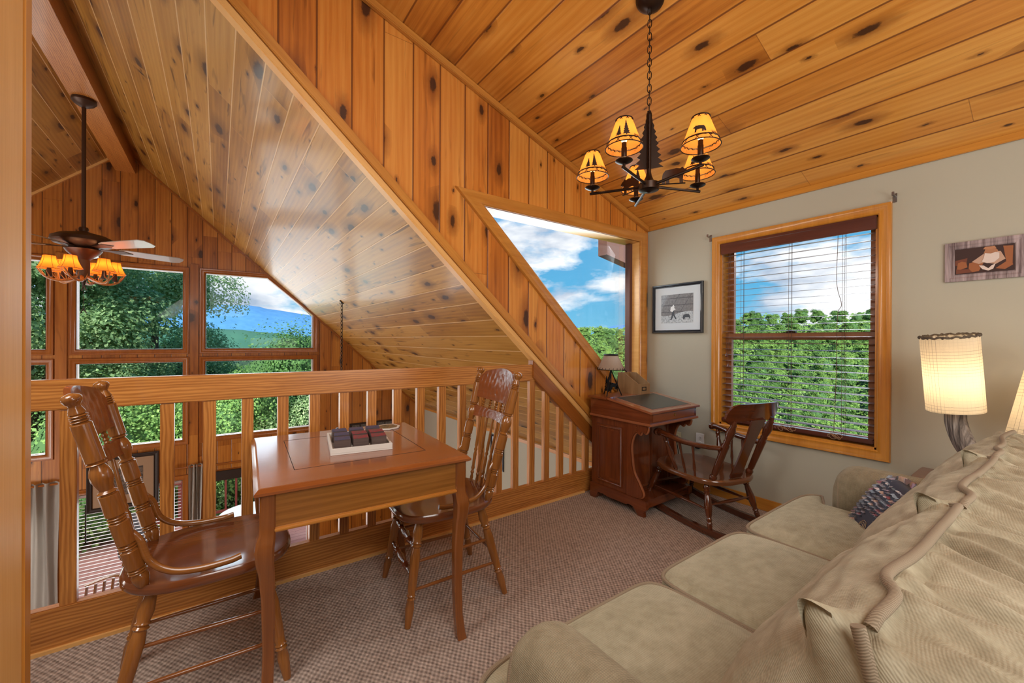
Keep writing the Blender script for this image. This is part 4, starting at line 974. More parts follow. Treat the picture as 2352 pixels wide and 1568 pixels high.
def softblock(cx, cy, cz, hx, hy, hz, p=.35, bulge=.0, n1=64, n2=36, fn=None):
    """pillow-like rounded block; returns bmesh"""
    b = nb()
    def f(u, v):
        a = 2*PI*u; e = -PI/2+PI*v
        x = se(math.cos(e), p)*se(math.cos(a), p); y = se(math.cos(e), p)*se(math.sin(a), p); z = se(math.sin(e), p*1.2)
        P = Vector((x*hx, y*hy, z*hz))
        if z > 0: P.z += bulge*(1-abs(x)**2.2)*(1-abs(y)**2.2)
        if fn: P = fn(P, x, y, z)
        return P+Vector((cx, cy, cz))
    grid(b, f, n1, n2, closeu=True); bmesh.ops.remove_doubles(b, verts=b.verts[:], dist=1e-4); return b
# arms: rolled pads
def arm(x0, x1, hz, name, yf):
    b = nb(); ys = [(-.25, 1), (.2, 1), (yf-.10, 1), (yf-.07, .995), (yf-.045, .975), (yf-.025, .93), (yf-.010, .86), (yf, .74), (yf+.006, .5), (yf+.008, .25), (yf+.009, .03)]
    xc = (x0+x1)/2; hw = (x1-x0)/2; N = 40; rings = []
    for (y, k) in ys:
        ring = []
        for i in range(N+1):
            s = i/N
            # section: up inner side, over rounded top, down outer side
            P = [(-hw*.93, .0), (-hw*.95, hz*.55), (-hw*1.02, hz*.80), (-hw*.85, hz*.95), (-hw*.35, hz*1.0), (0, hz*1.005), (hw*.35, hz*1.0), (hw*.85, hz*.95), (hw*1.02, hz*.80), (hw*.95, hz*.55), (hw*.93, 0)]
            q = s*(len(P)-1); j = min(int(q), len(P)-2); u = q-j
            Pm = [P[max(j-1, 0)], P[j], P[j+1], P[min(j+2, len(P)-1)]]
            X, Z = [.5*((2*Pm[1][w])+(Pm[2][w]-Pm[0][w])*u+(2*Pm[0][w]-5*Pm[1][w]+4*Pm[2][w]-Pm[3][w])*u*u+(-Pm[0][w]+3*Pm[1][w]-3*Pm[2][w]+Pm[3][w])*u**3) for w in (0, 1)]
            zc = hz*.55; drop = -.04*max(0, (y-.1))/.6*0
            ring.append(b.verts.new((xc+X*k, y, .06+max(0, (zc+(Z-zc)*k if Z > zc else Z)))))
        rings.append(ring)
    for A, B in zip(rings, rings[1:]):
        for i in range(N): b.faces.new((A[i], A[i+1], B[i+1], B[i]))
    b.faces.new(rings[-1]); b.faces.new(rings[0][::-1]); 
    o = sob(name, b, M['armfab'], uvf=lambda c: (c.x*1.0+c.z*1.0, c.y), smooth=True)
    # piping around the front
    b = nb(); pts = [Vector((xc+(v[0]-xc)*.93, yf-.026, v[1]-(.018 if v[1] > .3 else 0))) for v in [(xc-hw*.95, .10), (xc-hw*.97, .06+hz*.55), (xc-hw*1.0, .06+hz*.80), (xc-hw*.83, .06+hz*.94), (xc-hw*.35, .06+hz*.985), (xc+hw*.35, .06+hz*.985), (xc+hw*.83, .06+hz*.94), (xc+hw*1.0, .06+hz*.8), (xc+hw*.97, .06+hz*.55), (xc+hw*.95, .10)]]
    tube(b, cr(pts, 8), .0052, 8); rel(b, L); obj('arm_piping', b, M['pipe'], o, 'z', smooth=True); return o
arm(.462, .618, .585, 'arm', .680); arm(2.29, 2.52, .580, 'arm', .665)
# seat cushions, the outer ones wrap in front of the arms
seatspec = [(.60, 1.13, -.235), (1.13, 1.71, 0), (1.71, 2.28, .2)]
for i, (x0, x1, ear) in enumerate(seatspec):
    cx, hx = (x0+x1)/2, (x1-x0)/2-.002; cy, hy = .395, .405; cz, hz = .405, .072
    def fn(P, x, y, z, ear=ear, hx=hx):
        if ear and y > .72:      # T-shaped front
            if x*ear > 0: P.x += ear*.72*(abs(x)**2)*min(1, (y-.72)/.12)
        k = (1-abs(x)**3)*(1-abs(y)**3)
        P.z += .006*noise.noise(Vector((P.x*4, P.y*4, i*3.1)))*k*4 if z > 0 else 0
        return P
    b = softblock(cx, cy, cz, hx, hy, hz, .22, .042, 96, 40, fn)
    o = sob('seat_cushion', b, M['seatfab'], uvf=lambda c: (c.x*.75, c.y*.75+c.z), smooth=True)
    # piping along the top rim
    b = nb(); pts = []
    for k in range(120):
        a = 2*PI*k/120; x = se(math.cos(a), .20); y = se(math.sin(a), .20); P = Vector((x*hx*.985, y*hy*.99, hz*.80)); P = fn(P, x, y, 0)
        pts.append(P+Vector((cx, cy, cz)))
    tube(b, pts, .0062, 8, True); rel(b, L); obj('seat_piping', b, M['pipe'], o, 'x', smooth=True)
    b = nb(); pts = [Vector((p.x, p.y, cz-hz*.8)) for p in pts]; tube(b, pts, .0062, 8, True); rel(b, L); obj('seat_piping', b, M['pipe'], o, 'x', smooth=True)
# back cushions
SEC = [(.30, .470), (.335, .53), (.348, .60), (.338, .68), (.308, .75), (.264, .81), (.222, .855), (.176, .887), (.138, .906), (.10, .905), (.05, .90), (.0, .885), (-.05, .85), (-.085, .78), (-.095, .65), (-.08, .50), (.10, .462)]
def secp(s):
    n = len(SEC); q = (s % 1)*n; j = int(q); u = q-j; a, b_, c, d = [SEC[(j+k) % n] for k in (-1, 0, 1, 2)]
    return [.5*((2*b_[w])+(c[w]-a[w])*u+(2*a[w]-5*b_[w]+4*c[w]-d[w])*u*u+(-a[w]+3*b_[w]-3*c[w]+d[w])*u**3) for w in (0, 1)]
pipe_s = 8/len(SEC)
def backc(x0, x1, seed):
    cx, hx = (x0+x1)/2, (x1-x0)/2
    C = Vector((.13, .69))
    def f(u, v, raw=False, lift=0):
        s = v; yy, zz_ = secp(s)
        x = 2*u-1
        # end rounding: section shrinks towards the centre at both ends; the top stays pinched out as a corner
        ex = (1-abs(x)**4.5)**.5 if abs(x) < 1 else 0; kmin = .80
        ang = s-pipe_s+.015; topk = math.exp(-(ang/.085)**2)
        kq = kmin+(.95-kmin)*topk; k = kq+(1-kq)*ex
        Y = C.x+(yy-C.x)*k; Z = C.y+(zz_-C.y)*k
        X = cx+hx*x*(1+.0*ex)
        # folds: gathers run back from the piping; softer sags in front
        back = max(0, min(1, (s-pipe_s)/.03))*max(0, 1-(s-pipe_s)/.36) if s > pipe_s else 0
        front = max(0, min(1, (pipe_s-s)/.05))*max(0, 1-(pipe_s-s)/.32) if s < pipe_s else 0
        wv = noise.noise(Vector((X*9+seed, s*3, seed)))*1.6
        g = math.sin(X*118+wv*4+s*26)*.45+math.sin(X*67+wv*5-s*15)*.6+noise.noise(Vector((X*24+s*14, s*6, seed)))*1.0
        g2 = noise.noise(Vector((X*7+s*6, s*16, seed+4)))*1.0+noise.noise(Vector((X*16, s*40+X*10, seed+9)))*.6
        dsp = (.0125*g*back+.013*g2*front+.008*noise.noise(Vector((X*4, s*6, seed+2))))*ex
        nrm = Vector((yy-C.x, zz_-C.y)).normalized()
        sag = -.010*back*ex
        Y += nrm.x*(dsp+sag+lift); Z += nrm.y*(dsp+sag+lift)
        ear = math.exp(-((s-7.2/17)/.030)**2)*max(0, (-x-.86)/.14)**1.5 if x < 0 else math.exp(-((s-7.2/17)/.030)**2)*max(0, (x-.9)/.1)**1.5*.4
        X -= ear*.022*(1 if x < 0 else -1); Y += ear*.030; Z += ear*.034
        dent = math.exp(-((s-7.9/17)/.02)**2)*max(0, (-x-.9)/.1); Z -= dent*.012; X += dent*.012
        return Vector((X, Y, Z))
    b = nb(); VV = grid(b, lambda u, v: f(u, v), 150, 170, closev=True)
    for side, col in ((-1, VV[0]), (1, VV[-1])):
        prev = col; cen = Vector((cx+side*hx, C.x-.01, C.y))
        for kk, off in ((.975, .006), (.93, .012), (.8, .018), (.6, .022), (.35, .024), (.12, .025)):
            cur = []
            for v in col:
                p = cen+(v.co-cen)*kk; w_ = noise.noise(Vector((p.y*9, p.z*9, seed)))*.010*(1-kk)*3; p.x = cx+side*(hx+off+w_); cur.append(b.verts.new(p))
            m_ = len(cur)
            for q_ in range(m_): b.faces.new((prev[q_], prev[(q_+1) % m_], cur[(q_+1) % m_], cur[q_]))
            prev = cur
        b.faces.new(prev)
    bmesh.ops.remove_doubles(b, verts=b.verts[:], dist=1e-5)
    o = sob('back_cushion', b, M['backfab'], uvf=lambda c: (c.x, c.z*.9-c.y), smooth=True)
    b = nb(); pts = []
    for i in range(90):
        u = .012+.976*i/89; p = f(u, pipe_s, lift=.003); p.y += .012*noise.noise(Vector((p.x*5, seed, 0)))+.010*math.tanh((p.x-cx+.19)*60)*math.exp(-((p.x-cx+.19)/.07)**2); pts.append(p)
    tube(b, pts, .0070, 10); rel(b, L); obj('back_piping', b, M['pipe'], o, 'x', smooth=True)
    # end seam piping down the boxed side
    b = nb(); pts = []
    for i in range(40):
        q_ = i/39; p = Vector((cx-hx-.012-.012*math.sin(q_*PI), .142-.05*math.sin(q_*2.2)-.0*q_, .905-.40*q_)); pts.append(p)
    tube(b, pts, .0075, 10); rel(b, L); obj('end_piping', b, M['pipe'], o, 'z', smooth=True)
backc(.590, 1.180, 1.3); backc(1.185, 1.755, 5.7); backc(1.76, 2.31, 9.2)

# ruffled throw pillow
t = thing('throw_pillow', 'dark multicoloured ruffled throw pillow leaning in the far corner of the sofa', 'pillow', (2.11, .385, .50)); t.rotation_euler = (R(-62), R(0), R(28))
b = softblock(0, 0, .06, .165, .165, .05, .6, .015, 40, 20); obj('pillow_body', b, SE('pillow_ground', 44, 36, 48), t, smooth=True)
b = nb(); rp2 = random.Random(5)
def ptop(u, v): return .06+.05*max(0, (1-abs(u)**4)*(1-abs(v)**4))**.5+.015*(1-abs(u)**2.2)*(1-abs(v)**2.2)
for i in range(26):
    for j in range(17):
        u = (i+.5)/26*2-1+rp2.uniform(-.02, .02); v = (j+.5)/17*2-1+rp2.uniform(-.02, .02)
        if math.hypot(u+.25, v-.35) < .42 and u < .2: continue
        a = rp2.uniform(-.35, .35); w, h = .011, .014; c = Vector((u*.165, v*.165, ptop(u, v)-.003))
        dx = Vector((math.cos(a), math.sin(a), 0))*w; dy = Vector((-math.sin(a)*.8+rp2.uniform(-.3, .3), math.cos(a)*.8, 1.0)).normalized()*h
        V = [b.verts.new(p) for p in (c-dx, c+dx, c+dx*.8+dy, c+dx*.2+dy*1.25, c-dx*.5+dy*.9, c-dx*.9+dy)]; b.faces.new(V)
for ring in range(3):
    for k in range(90):
        a = 2*PI*k/90; x = se(math.cos(a), .6)*.170; y = se(math.sin(a), .6)*.170; d = Vector((x, y, 0)).normalized(); c = Vector((x, y, .048+.012*ring)); s_ = Vector((-d.y, d.x, 0))*.009
        z = Vector((0, 0, rp2.uniform(-.008, .008))); V = [b.verts.new(p) for p in (c-s_-d*.01, c+s_-d*.01, c+s_+d*.012+z, c-s_*.8+d*.014-z)]; b.faces.new(V)
obj('ruffles', b, M['ruffle'], t)
b = nb()
for k in range(4):
    pts = [((-.25+(.04+.05*k)*math.cos(q*.7+k))*.165, (.35+(.04+.05*k)*math.sin(q*.7+k))*.165, .128-.001*k) for q in range(7)]; tube(b, pts, .0012, 4)
obj('embroidery', b, SE('embroidery_thread', 150, 130, 104), t)

# ------------------------------------------------------------------ end table and two lamps
t = thing('end_table', 'small dark end table between the sofa arm and the wall, carrying two lamps', 'table', (2.88, .17, 0))
b = nb(); box(b, (-.27, -.36, .50), (.30, .34, .53), bev=.006); obj('tabletop', b, M['mahog'], t, 'y')
for x in (-.24, .27):
    for y in (-.33, .31): b = nb(); box(b, (x-.02, y-.02, 0), (x+.02, y+.02, .50), bev=.003); obj('leg', b, M['mahog'], t)
def drift_lamp(label, loc, pts, rads, r0, r1, h, z0, tilt, ctr):
    t = thing('driftwood_lamp', label, 'lamp', loc, group='driftwood lamps on the end table')
    b = nb(); n = 20; P = cr(pts, 6); m = len(P); rr = [rads[0]+(rads[1]-rads[0])*i/(m-1) for i in range(m)]
    # fluted trunk
    seg = 72; rings = []
    for i, p in enumerate(P):
        d = (P[min(i+1, m-1)]-P[max(i-1, 0)]).normalized()
        if i == 0: s_, t_ = frame_axes(d)
        s_ = (s_-d*s_.dot(d)).normalized(); t_ = s_.cross(d).normalized()
        rings.append([b.verts.new(p+(s_*math.cos(a)+t_*math.sin(a))*rr[i]*(1+.03*math.sin(a*9+i*.05)+.018*math.sin(a*23-i*.04))) for a in [2*PI*k/seg for k in range(seg)]])
    for A, B in zip(rings, rings[1:]):
        for k in range(seg): b.faces.new((A[k], A[(k+1) % seg], B[(k+1) % seg], B[k]))
    b.faces.new(rings[0][::-1]); b.faces.new(rings[-1])
    me_uv = lambda c: (c.z, c.y+c.x*.6)
    obj('driftwood_stem', b, M['horn'], t, uvf=me_uv, smooth=True)
    T = Matrix.Translation(Vector(ctr)) @ tilt.to_4x4()
    b = nb(); grid(b, lambda u, v: T @ Vector((math.cos(2*PI*u)*(r0+(r1-r0)*v), math.sin(2*PI*u)*(r0+(r1-r0)*v), h*v)), 48, 8, closeu=True)
    Ti = T.inverted(); o = obj('lamp_shade', b, M['lampshade'], t, smooth=True, uvf=lambda c: ((Ti @ c).z and math.atan2((Ti @ c).y, (Ti @ c).x)*.15, (Ti @ c).z))
    b = nb(); pts = [T @ Vector((math.cos(a)*r1*(1+.012*math.sin(a*20)), math.sin(a)*r1*(1+.012*math.sin(a*20)), h+.003*math.sin(a*13))) for a in [2*PI*k/90 for k in range(90)]]
    tube(b, pts, .0045, 6, True); pts = [T @ Vector((math.cos(a)*(r1+.003*math.cos(a*22)), math.sin(a)*(r1+.003*math.cos(a*22)), h+.005*math.sin(a*22))) for a in [2*PI*k/180 for k in range(180)]]; tube(b, pts, .003, 5, True)
    obj('twig_rim', b, M['bark'], t)
    b = nb(); lathe(b, [(0, .012), (.4, .014), (.6, .03), (.9, .02), (1, .008)], T @ Vector((0, 0, h*.2)), T @ Vector((0, 0, h*.62)), 12); obj('light_bulb', b, M['bulb'], t, smooth=True)
    return t, T @ Vector((0, 0, h*.45))
lt1, lp1 = drift_lamp('driftwood lamp with a lit drum shade standing beside the window', (2.88, .28, .534), [(.045, -.06, 0), (.045, -.06, .03), (.02, -.03, .10), (-.01, .03, .20), (-.02, .06, .30), (-.02, .062, .38)], (.046, .036), .100, .100, .355, 0, Matrix.Rotation(R(-6), 3, 'Y') @ Matrix.Rotation(R(-3), 3, 'X'), (-.03, .062, .365))
lt2, lp2 = drift_lamp('driftwood lamp with a lit flared shade cut by the right edge of the photo', (2.86, .02, .534), [(.0, .0, 0), (-.0, -.0, .03), (-.02, -.02, .12), (.01, -.01, .30)], (.04, .03), .172, .112, .335, 0, Matrix.Rotation(R(4), 3, 'Y'), (0, -.0, .28))

# ------------------------------------------------------------------ chandelier
CX, CY = 1.622, 1.171
t = thing('chandelier', 'five-light chandelier with lit parchment shades and black tree silhouette above the loft', 'chandelier', (CX, CY, 0))
zc = ceilz(CX)
b = nb(); nv = Vector((.341, 0, 1)).normalized(); p = Vector((0, 0, zc)); lathe(b, [(0, .065), (.25, .062), (.6, .045), (1, .01)], p, p-nv*.04, 24); obj('canopy', b, M['bronze'], t, smooth=True)
def link(b, z, a, l=.032, w=.0085, r=.0021, c=(0, 0)):
    pts = []
    for k in range(16):
        q = 2*PI*k/16; s = math.cos(q)*w; zz_ = math.sin(q)*l/2*1.0
        pts.append((c[0]+s*math.cos(a), c[1]+s*math.sin(a), z+zz_+(.004 if math.sin(q) > 0 else -.004)))
    tube(b, pts, r, 6, True)
b = nb(); z = zc-.05; i = 0
while z > 2.29: link(b, z, R(40) if i % 2 else R(125)); z -= .030; i += 1
obj('chain', b, M['bronze'], t, smooth=True)
HZ = 1.945
b = nb(); lathe(b, [(0, .004), (.02, .012), (.05, .013), (.3, .010), (.75, .010), (.80, .014), (.85, .022), (.88, .036), (.89, .046), (.97, .046), (.985, .03), (.99, .012), (1, .005)], (0, 0, 2.285), (0, 0, HZ-.035), 24); obj('hub', b, M['bronze'], t, smooth=True)
base_a = math.atan2(1.171, 1.622)  # away from the camera
for k, off in enumerate((0,)):
    pass
for ang in (R(36), R(126)):
    d = Vector((math.cos(ang), math.sin(ang), 0)); m = Vector((-d.y, d.x, 0)); b = nb()
    pts = [(-.012, 0)]; 
    for i in range(9):
        z = i/9*.25; w = .060*(1-i/9)**.75+.004; pts += [(-w, z+.003), (-w*.66, z+.02)]
    pts += [(-.008, .27)]; pts = pts+[(-x, z) for x, z in pts[::-1]]
    prism(b, [m*x+Vector((0, 0, 2.02+z))+d*-.0012 for x, z in pts], d*.0024); obj('tree_silhouette', b, M['bronze'], t)
shpts = []
for k in range(5):
    a = base_a+R(14)+k*2*PI/5; d = Vector((math.cos(a), math.sin(a), 0)); m = Vector((-d.y, d.x, 0)); r = .262
    arm_o_b = nb(); tube(arm_o_b, [d*.03+Vector((0, 0, HZ-.005)), d*(r+.012)+Vector((0, 0, HZ-.005))], .0065, 8); lathe(arm_o_b, [(0, .006), (1, .006)], d*r+Vector((0, 0, HZ-.005)), d*r+Vector((0, 0, HZ+.02)), 8); arm_o = obj('arm', arm_o_b, M['bronze'], t, smooth=True)
    b = nb(); c = d*r; lathe(b, [(0, .010), (.35, .030), (.55, .036), (.7, .034), (.75, .012), (1, .012)], c+Vector((0, 0, HZ+.012)), c+Vector((0, 0, HZ+.034)), 20); obj('drip_cup', b, M['bronze'], arm_o, smooth=True)
    b = nb(); lathe(b, [(0, .0115), (.7, .0115), (.71, .010), (1, .010)], c+Vector((0, 0, HZ+.028)), c+Vector((0, 0, HZ+.10)), 12); obj('candle_sleeve', b, M['bronze'], arm_o, smooth=True)
    b = nb(); lathe(b, [(0, .008), (.3, .014), (.6, .016), (1, .003)], c+Vector((0, 0, HZ+.10)), c+Vector((0, 0, HZ+.145)), 12); obj('bulb', b, M['bulb'], arm_o, smooth=True)
    z0, z1, R0, R1 = HZ+.075, HZ+.195, .075, .032
    b = nb(); grid(b, lambda u, v: c+Vector((math.cos(2*PI*u)*(R0+(R1-R0)*v), math.sin(2*PI*u)*(R0+(R1-R0)*v), z0+(z1-z0)*v)), 32, 5, closeu=True); sh = obj('shade', b, M['chshade'], arm_o, smooth=True)
    b = nb()
    def onc(th, z, o=.0012): q = (z-z0)/(z1-z0); rr = R0+(R1-R0)*q+o; return c+Vector((math.cos(th)*rr, math.sin(th)*rr, z))
    tube(b, [onc(2*PI*i/40, z0+.022) for i in range(40)], .0018, 5, True); tube(b, [onc(2*PI*i/40, z0) for i in range(40)], .0022, 5, True); tube(b, [onc(2*PI*i/40, z1-.002) for i in range(40)], .003, 5, True)
    tube(b, [onc(2*PI*i/40, z0+.020+.003*math.sin(i*3)) for i in range(40)], .0028, 5, True)
    for i in range(9):
        th = 2*PI*i/9; tube(b, [onc(th-.10, z0+.002), onc(th+.10, z0+.020)], .0012, 4); tube(b, [onc(th+.10, z0+.002), onc(th-.10, z0+.020)], .0012, 4); tube(b, [onc(th-.13, z1-.012), onc(th+.13, z1-.002)], .0014, 4); tube(b, [onc(th+.13, z1-.012), onc(th-.13, z1-.002)], .0014, 4)
    obj('shade_lacing', b, M['bronze'], sh)
    cam_dir = math.atan2(-(CY+c.y), -(CX+c.x))
    b = nb()
    def decal(poly, th0, zb, s):
        for o_ in (.0010,):
            P = [onc(th0-x/(R0*.8), zb+z, .0016) for x, z in poly]; b.faces.new([b.verts.new(p) for p in P])
    if k == 3: decal(bearpoly(.05), cam_dir-.1, z0+.032, 1)
    else: decal(treepoly(.024, .05, 5), cam_dir-.35, z0+.026, 1); decal(treepoly(.030, .072, 6), cam_dir+.15, z0+.026, 1)
    for q in range(6): decal([(0, 0), (.002, .012), (.004, 0)], cam_dir+.7+q*.07, z0+.025, 1)
    obj('shade_silhouette', b, M['dark'], sh)
    shpts.append(Vector((CX, CY, 0))+c+Vector((0, 0, HZ+.12)))
for (a, r) in ((base_a+R(14)-2*PI/10*1-R(60), .13), (base_a+R(50), .13)):
    d = Vector((math.cos(a), math.sin(a), 0)); b = nb()
    if a > base_a: m_ = d
    else: m_ = d
    P = bearpoly(.115); prism(b, [d*(.065+.0)+m_*(x+.05)+Vector((0, 0, HZ+.0+z)) for x, z in P], Vector((-d.y, d.x, 0))*.002)
    for leg in range(1): tube(b, [d*.03+Vector((0, 0, HZ)), d*.16+Vector((0, 0, HZ))], .003, 6)
    obj('bear_silhouette', b, M['bronze'], t)

# ------------------------------------------------------------------ ceiling fan in the great room
FX, FY = -1.028, 5.462
t = thing('ceiling_fan', 'bronze ceiling fan with antler light kit hanging from the ridge beam', 'ceiling fan', (FX, FY, 0))
b = nb(); lathe(b, [(0, .085), (.3, .088), (.6, .07), (1, .02)], (0, 0, 3.46), (0, 0, 3.38), 24); obj('canopy', b, M['fanbronze'], t, smooth=True)
b = nb(); tube(b, [(0, 0, 3.40), (0, 0, 2.2)], .016, 12); obj('downrod', b, M['fanbronze'], t, smooth=True)
b = nb(); lathe(b, [(0, .03), (.06, .035), (.12, .03), (.16, .06), (.24, .16), (.34, .215), (.44, .22), (.52, .20), (.58, .12), (.62, .10), (.68, .13), (.78, .11), (.88, .075), (1, .04)], (0, 0, 2.26), (0, 0, 1.95), 32); obj('motor_housing', b, M['fanbronze'], t, smooth=True)
b = nb(); lathe(b, [(0, .045), (.9, .042), (1, .02)], (0, 0, 1.96), (0, 0, 1.76), 20); obj('light_column', b, M['bark'], t, smooth=True)
for k in range(5):
    a = R(25+72*k); d = Vector((math.cos(a), math.sin(a), 0)); m = Vector((-d.y, d.x, -.26)).normalized()
    b = nb(); P0 = [(.24, .045), (.30, .062), (.72, .072), (.77, .05), (.78, 0), (.77, -.05), (.72, -.072), (.30, -.062), (.24, -.045)]
    prism(b, [d*x+m*y+Vector((0, 0, 2.075)) for x, y in P0], (0, 0, .006)); bl = obj('blade', b, M['blade'], t, smooth=False)
    b = nb(); prism(b, [d*x+m*y+Vector((0, 0, 2.070)) for x, y in ((.10, .018), (.2, .022), (.27, .045), (.31, .02), (.36, 0), (.31, -.02), (.27, -.045), (.2, -.022), (.10, -.018))], (0, 0, .005)); obj('blade_iron', b, M['fanbronze'], bl)
fanp = []
for k in range(6):
    a = R(10+60*k)+.15; d = Vector((math.cos(a), math.sin(a), 0)); m = Vector((-d.y, d.x, 0)); r = .215
    pts = cr([d*.03+Vector((0, 0, 1.80)), d*.10+m*.03+Vector((0, 0, 1.755)), d*.18+m*.03+Vector((0, 0, 1.745)), d*.245+m*.01+Vector((0, 0, 1.775)), d*.285-m*.01+Vector((0, 0, 1.84))], 5)
    b = nb(); n = len(pts); tube(b, pts, [.013*(1-.75*i/n)+.002 for i in range(n)], 8)
    for (i0, s) in ((6, 1), (9, -1), (13, 1), (15, -1)):
        p = pts[i0]; tube(b, cr([p, p+m*.03*s+Vector((0, 0, .02)), p+m*.05*s+d*.02+Vector((0, 0, .065))], 4), [.008, .007, .006, .006, .005, .004, .003, .002, .001], 6)
    an = obj('antler', b, M['antler'], t, smooth=True)
    c = d*r; b = nb(); lathe(b, [(0, .018), (.2, .02), (1, .014)], c+Vector((0, 0, 1.775)), c+Vector((0, 0, 1.85)), 10); obj('candle_socket', b, M['dark'], an)
    b = nb(); N = 24
    def bell(u, v):
        q = v; rr = .040+.030*(1-q)**1.9+.008*(1-q); rr *= 1+.03*math.cos(2*PI*u*6); return c+Vector((math.cos(2*PI*u)*rr, math.sin(2*PI*u)*rr, 1.845+.115*q))
    grid(b, bell, N, 8, closeu=True); sh = obj('bell_shade', b, M['fanshade'], an, smooth=True)
    b = nb(); tube(b, [c+Vector((.0795*math.cos(x), .0795*math.sin(x), 1.845)) for x in [2*PI*i/24 for i in range(24)]], .0022, 5, True)
    for i in range(6): tube(b, [Vector(bell(i/6, v/6))+Vector((math.cos(2*PI*i/6), math.sin(2*PI*i/6), 0))*.001 for v in range(7)], .0016, 4)
    obj('shade_trim', b, M['antler'], sh)
    fanp.append(Vector((FX, FY, 0))+c+Vector((0, 0, 1.90)))
b = nb(); lathe(b, [(0, .02), (.4, .014), (1, .004)], (0, 0, 1.76), (0, 0, 1.70), 10); tube(b, [(0, 0, 1.72), (.02, .0, 1.67)], .006, 6); tube(b, [(0, 0, 1.72), (-.012, .0, 1.665)], .005, 6); tube(b, [(0, 0, 1.70), (0, 0, 1.50)], .0018, 5); tube(b, [(0, 0, 1.50), (.022, -.008, 1.455)], .004, 5); tube(b, [(0, 0, 1.50), (-.022, .008, 1.455)], .004, 5)
obj('pull_chain', b, M['dark'], t)

# ------------------------------------------------------------------ swag chain on the roof slope
b = nb(); hx, hy = 1.249, 5.373; hz = slopez(hx)
t = thing('hanging_chain', 'dark hanging chain hooked to the sloping pine ceiling of the great room', 'chain', (hx, hy, hz))
z = -.03; i = 0
while z > -1.55: link(b, z, R(30) if i % 2 else R(120), .05, .013, .0035); z -= .047; i += 1
obj('chain_links', b, M['black'], t)
b = nb(); box(b, (-.03, -.015, -.012), (.03, .015, .004), bev=.003); tube(b, cr([(0, 0, -.005), (.012, 0, -.02), (0, 0, -.035), (-.01, 0, -.022)], 4), .003, 6); o = obj('ceiling_hook', b, M['bronze'], t); o.rotation_euler = (0, R(42), 0)
b = nb(); lathe(b, [(0, .01), (.1, .06), (.4, .11), (1, .13)], (0, 0, -1.55), (0, 0, -1.75), 20); obj('pendant_shade', b, M['bronze'], t, smooth=True)

# ------------------------------------------------------------------ lower great room things glimpsed through the balusters
t = thing('framed_print', 'large dark-framed print with wide mount seen below the railing behind the left chair', 'picture', (-1.02, F-.03, -.69))
b = nb(); casing(b, [(-.30, -.30), (.30, -.30), (.30, .30), (-.30, .30)], .055, lambda x, z, d: (x, -d, z), .03); obj('frame', b, M['dark'], t)
b = nb(); box(b, (-.30, -.01, -.30), (.30, 0, .30)); obj('mount_board', b, SE('aged_mount', 150, 120, 92), t)
b = nb(); box(b, (-.19, -.012, -.18), (.19, -.01, .18)); obj('print', b, blockmat('landscape_print', S(56, 46, 40), S(110, 92, 78)), t, uvf=lambda c: (c.x*.3, c.z*.3))
def curtain(label, x0, x1, z0, z1, y, n=5):
    t = thing('curtain', label, 'curtain', (x0, y, z1), group='gray curtains on the gable wall')
    b = nb(); grid(b, lambda u, v: ((x1-x0)*u+.01*math.sin(v*5+u*9), -.035*math.cos(u*2*PI*n)*(1-.3*(1-v)), -(z1-z0)*(1-v)), 60, 8); bmesh.ops.solidify(b, geom=b.faces[:], thickness=.003)
    obj('panel', b, M['curtain'], t, smooth=True)
    b = nb(); tube(b, [(-.16, 0, -.03), (x1-x0+.02, 0, -.03)], .012, 8); lathe(b, [(0, .012), (.4, .028), (.8, .024), (1, .004)], (-.16, 0, -.03), (-.23, 0, -.03), 12); obj('curtain_rod', b, M['trimred'], t, 'x', smooth=True)
curtain('short gray curtain on a wooden rod on the gable wall, right of the print', -.33, -.19, -2.5, -.58, F-.09, 3)
curtain('long gray curtain seen at the far left edge below the railing', -1.99, -1.60, -2.6, -.56, F-.09, 4)
# sheer blinds in lowest windows
for (x0, x1, l) in ((-1.476, -.41, 'pale slatted blind in the lowest middle window of the gable wall'), (-3.17, -1.737, 'pale slatted blind in the lowest left window of the gable wall')):
    t = thing('window_blind', l, 'blind', ((x0+x1)/2, F+.04, -.82)); z = -.03
    b = nb(); box(b, (-(x1-x0)/2+.02, -.015, -.03), ((x1-x0)/2-.02, .015, .0)); obj('headrail', b, M['slatw'], t, 'x')
    while z > -1.6:
        b = nb(); box(b, (-(x1-x0)/2+.02, -.012, z-.0012), ((x1-x0)/2-.02, .012, z+.0012)); obj('slat', b, M['slatw'], t, 'x'); z -= .045
b = nb(); tube(b, [(-1.38, F-.04, -.93), (-1.38, F-.04, -1.41)], .008, 6); tag(obj('blind_wand', b, M['dark']), 'thin dark blind wand below the framed print', 'wand')
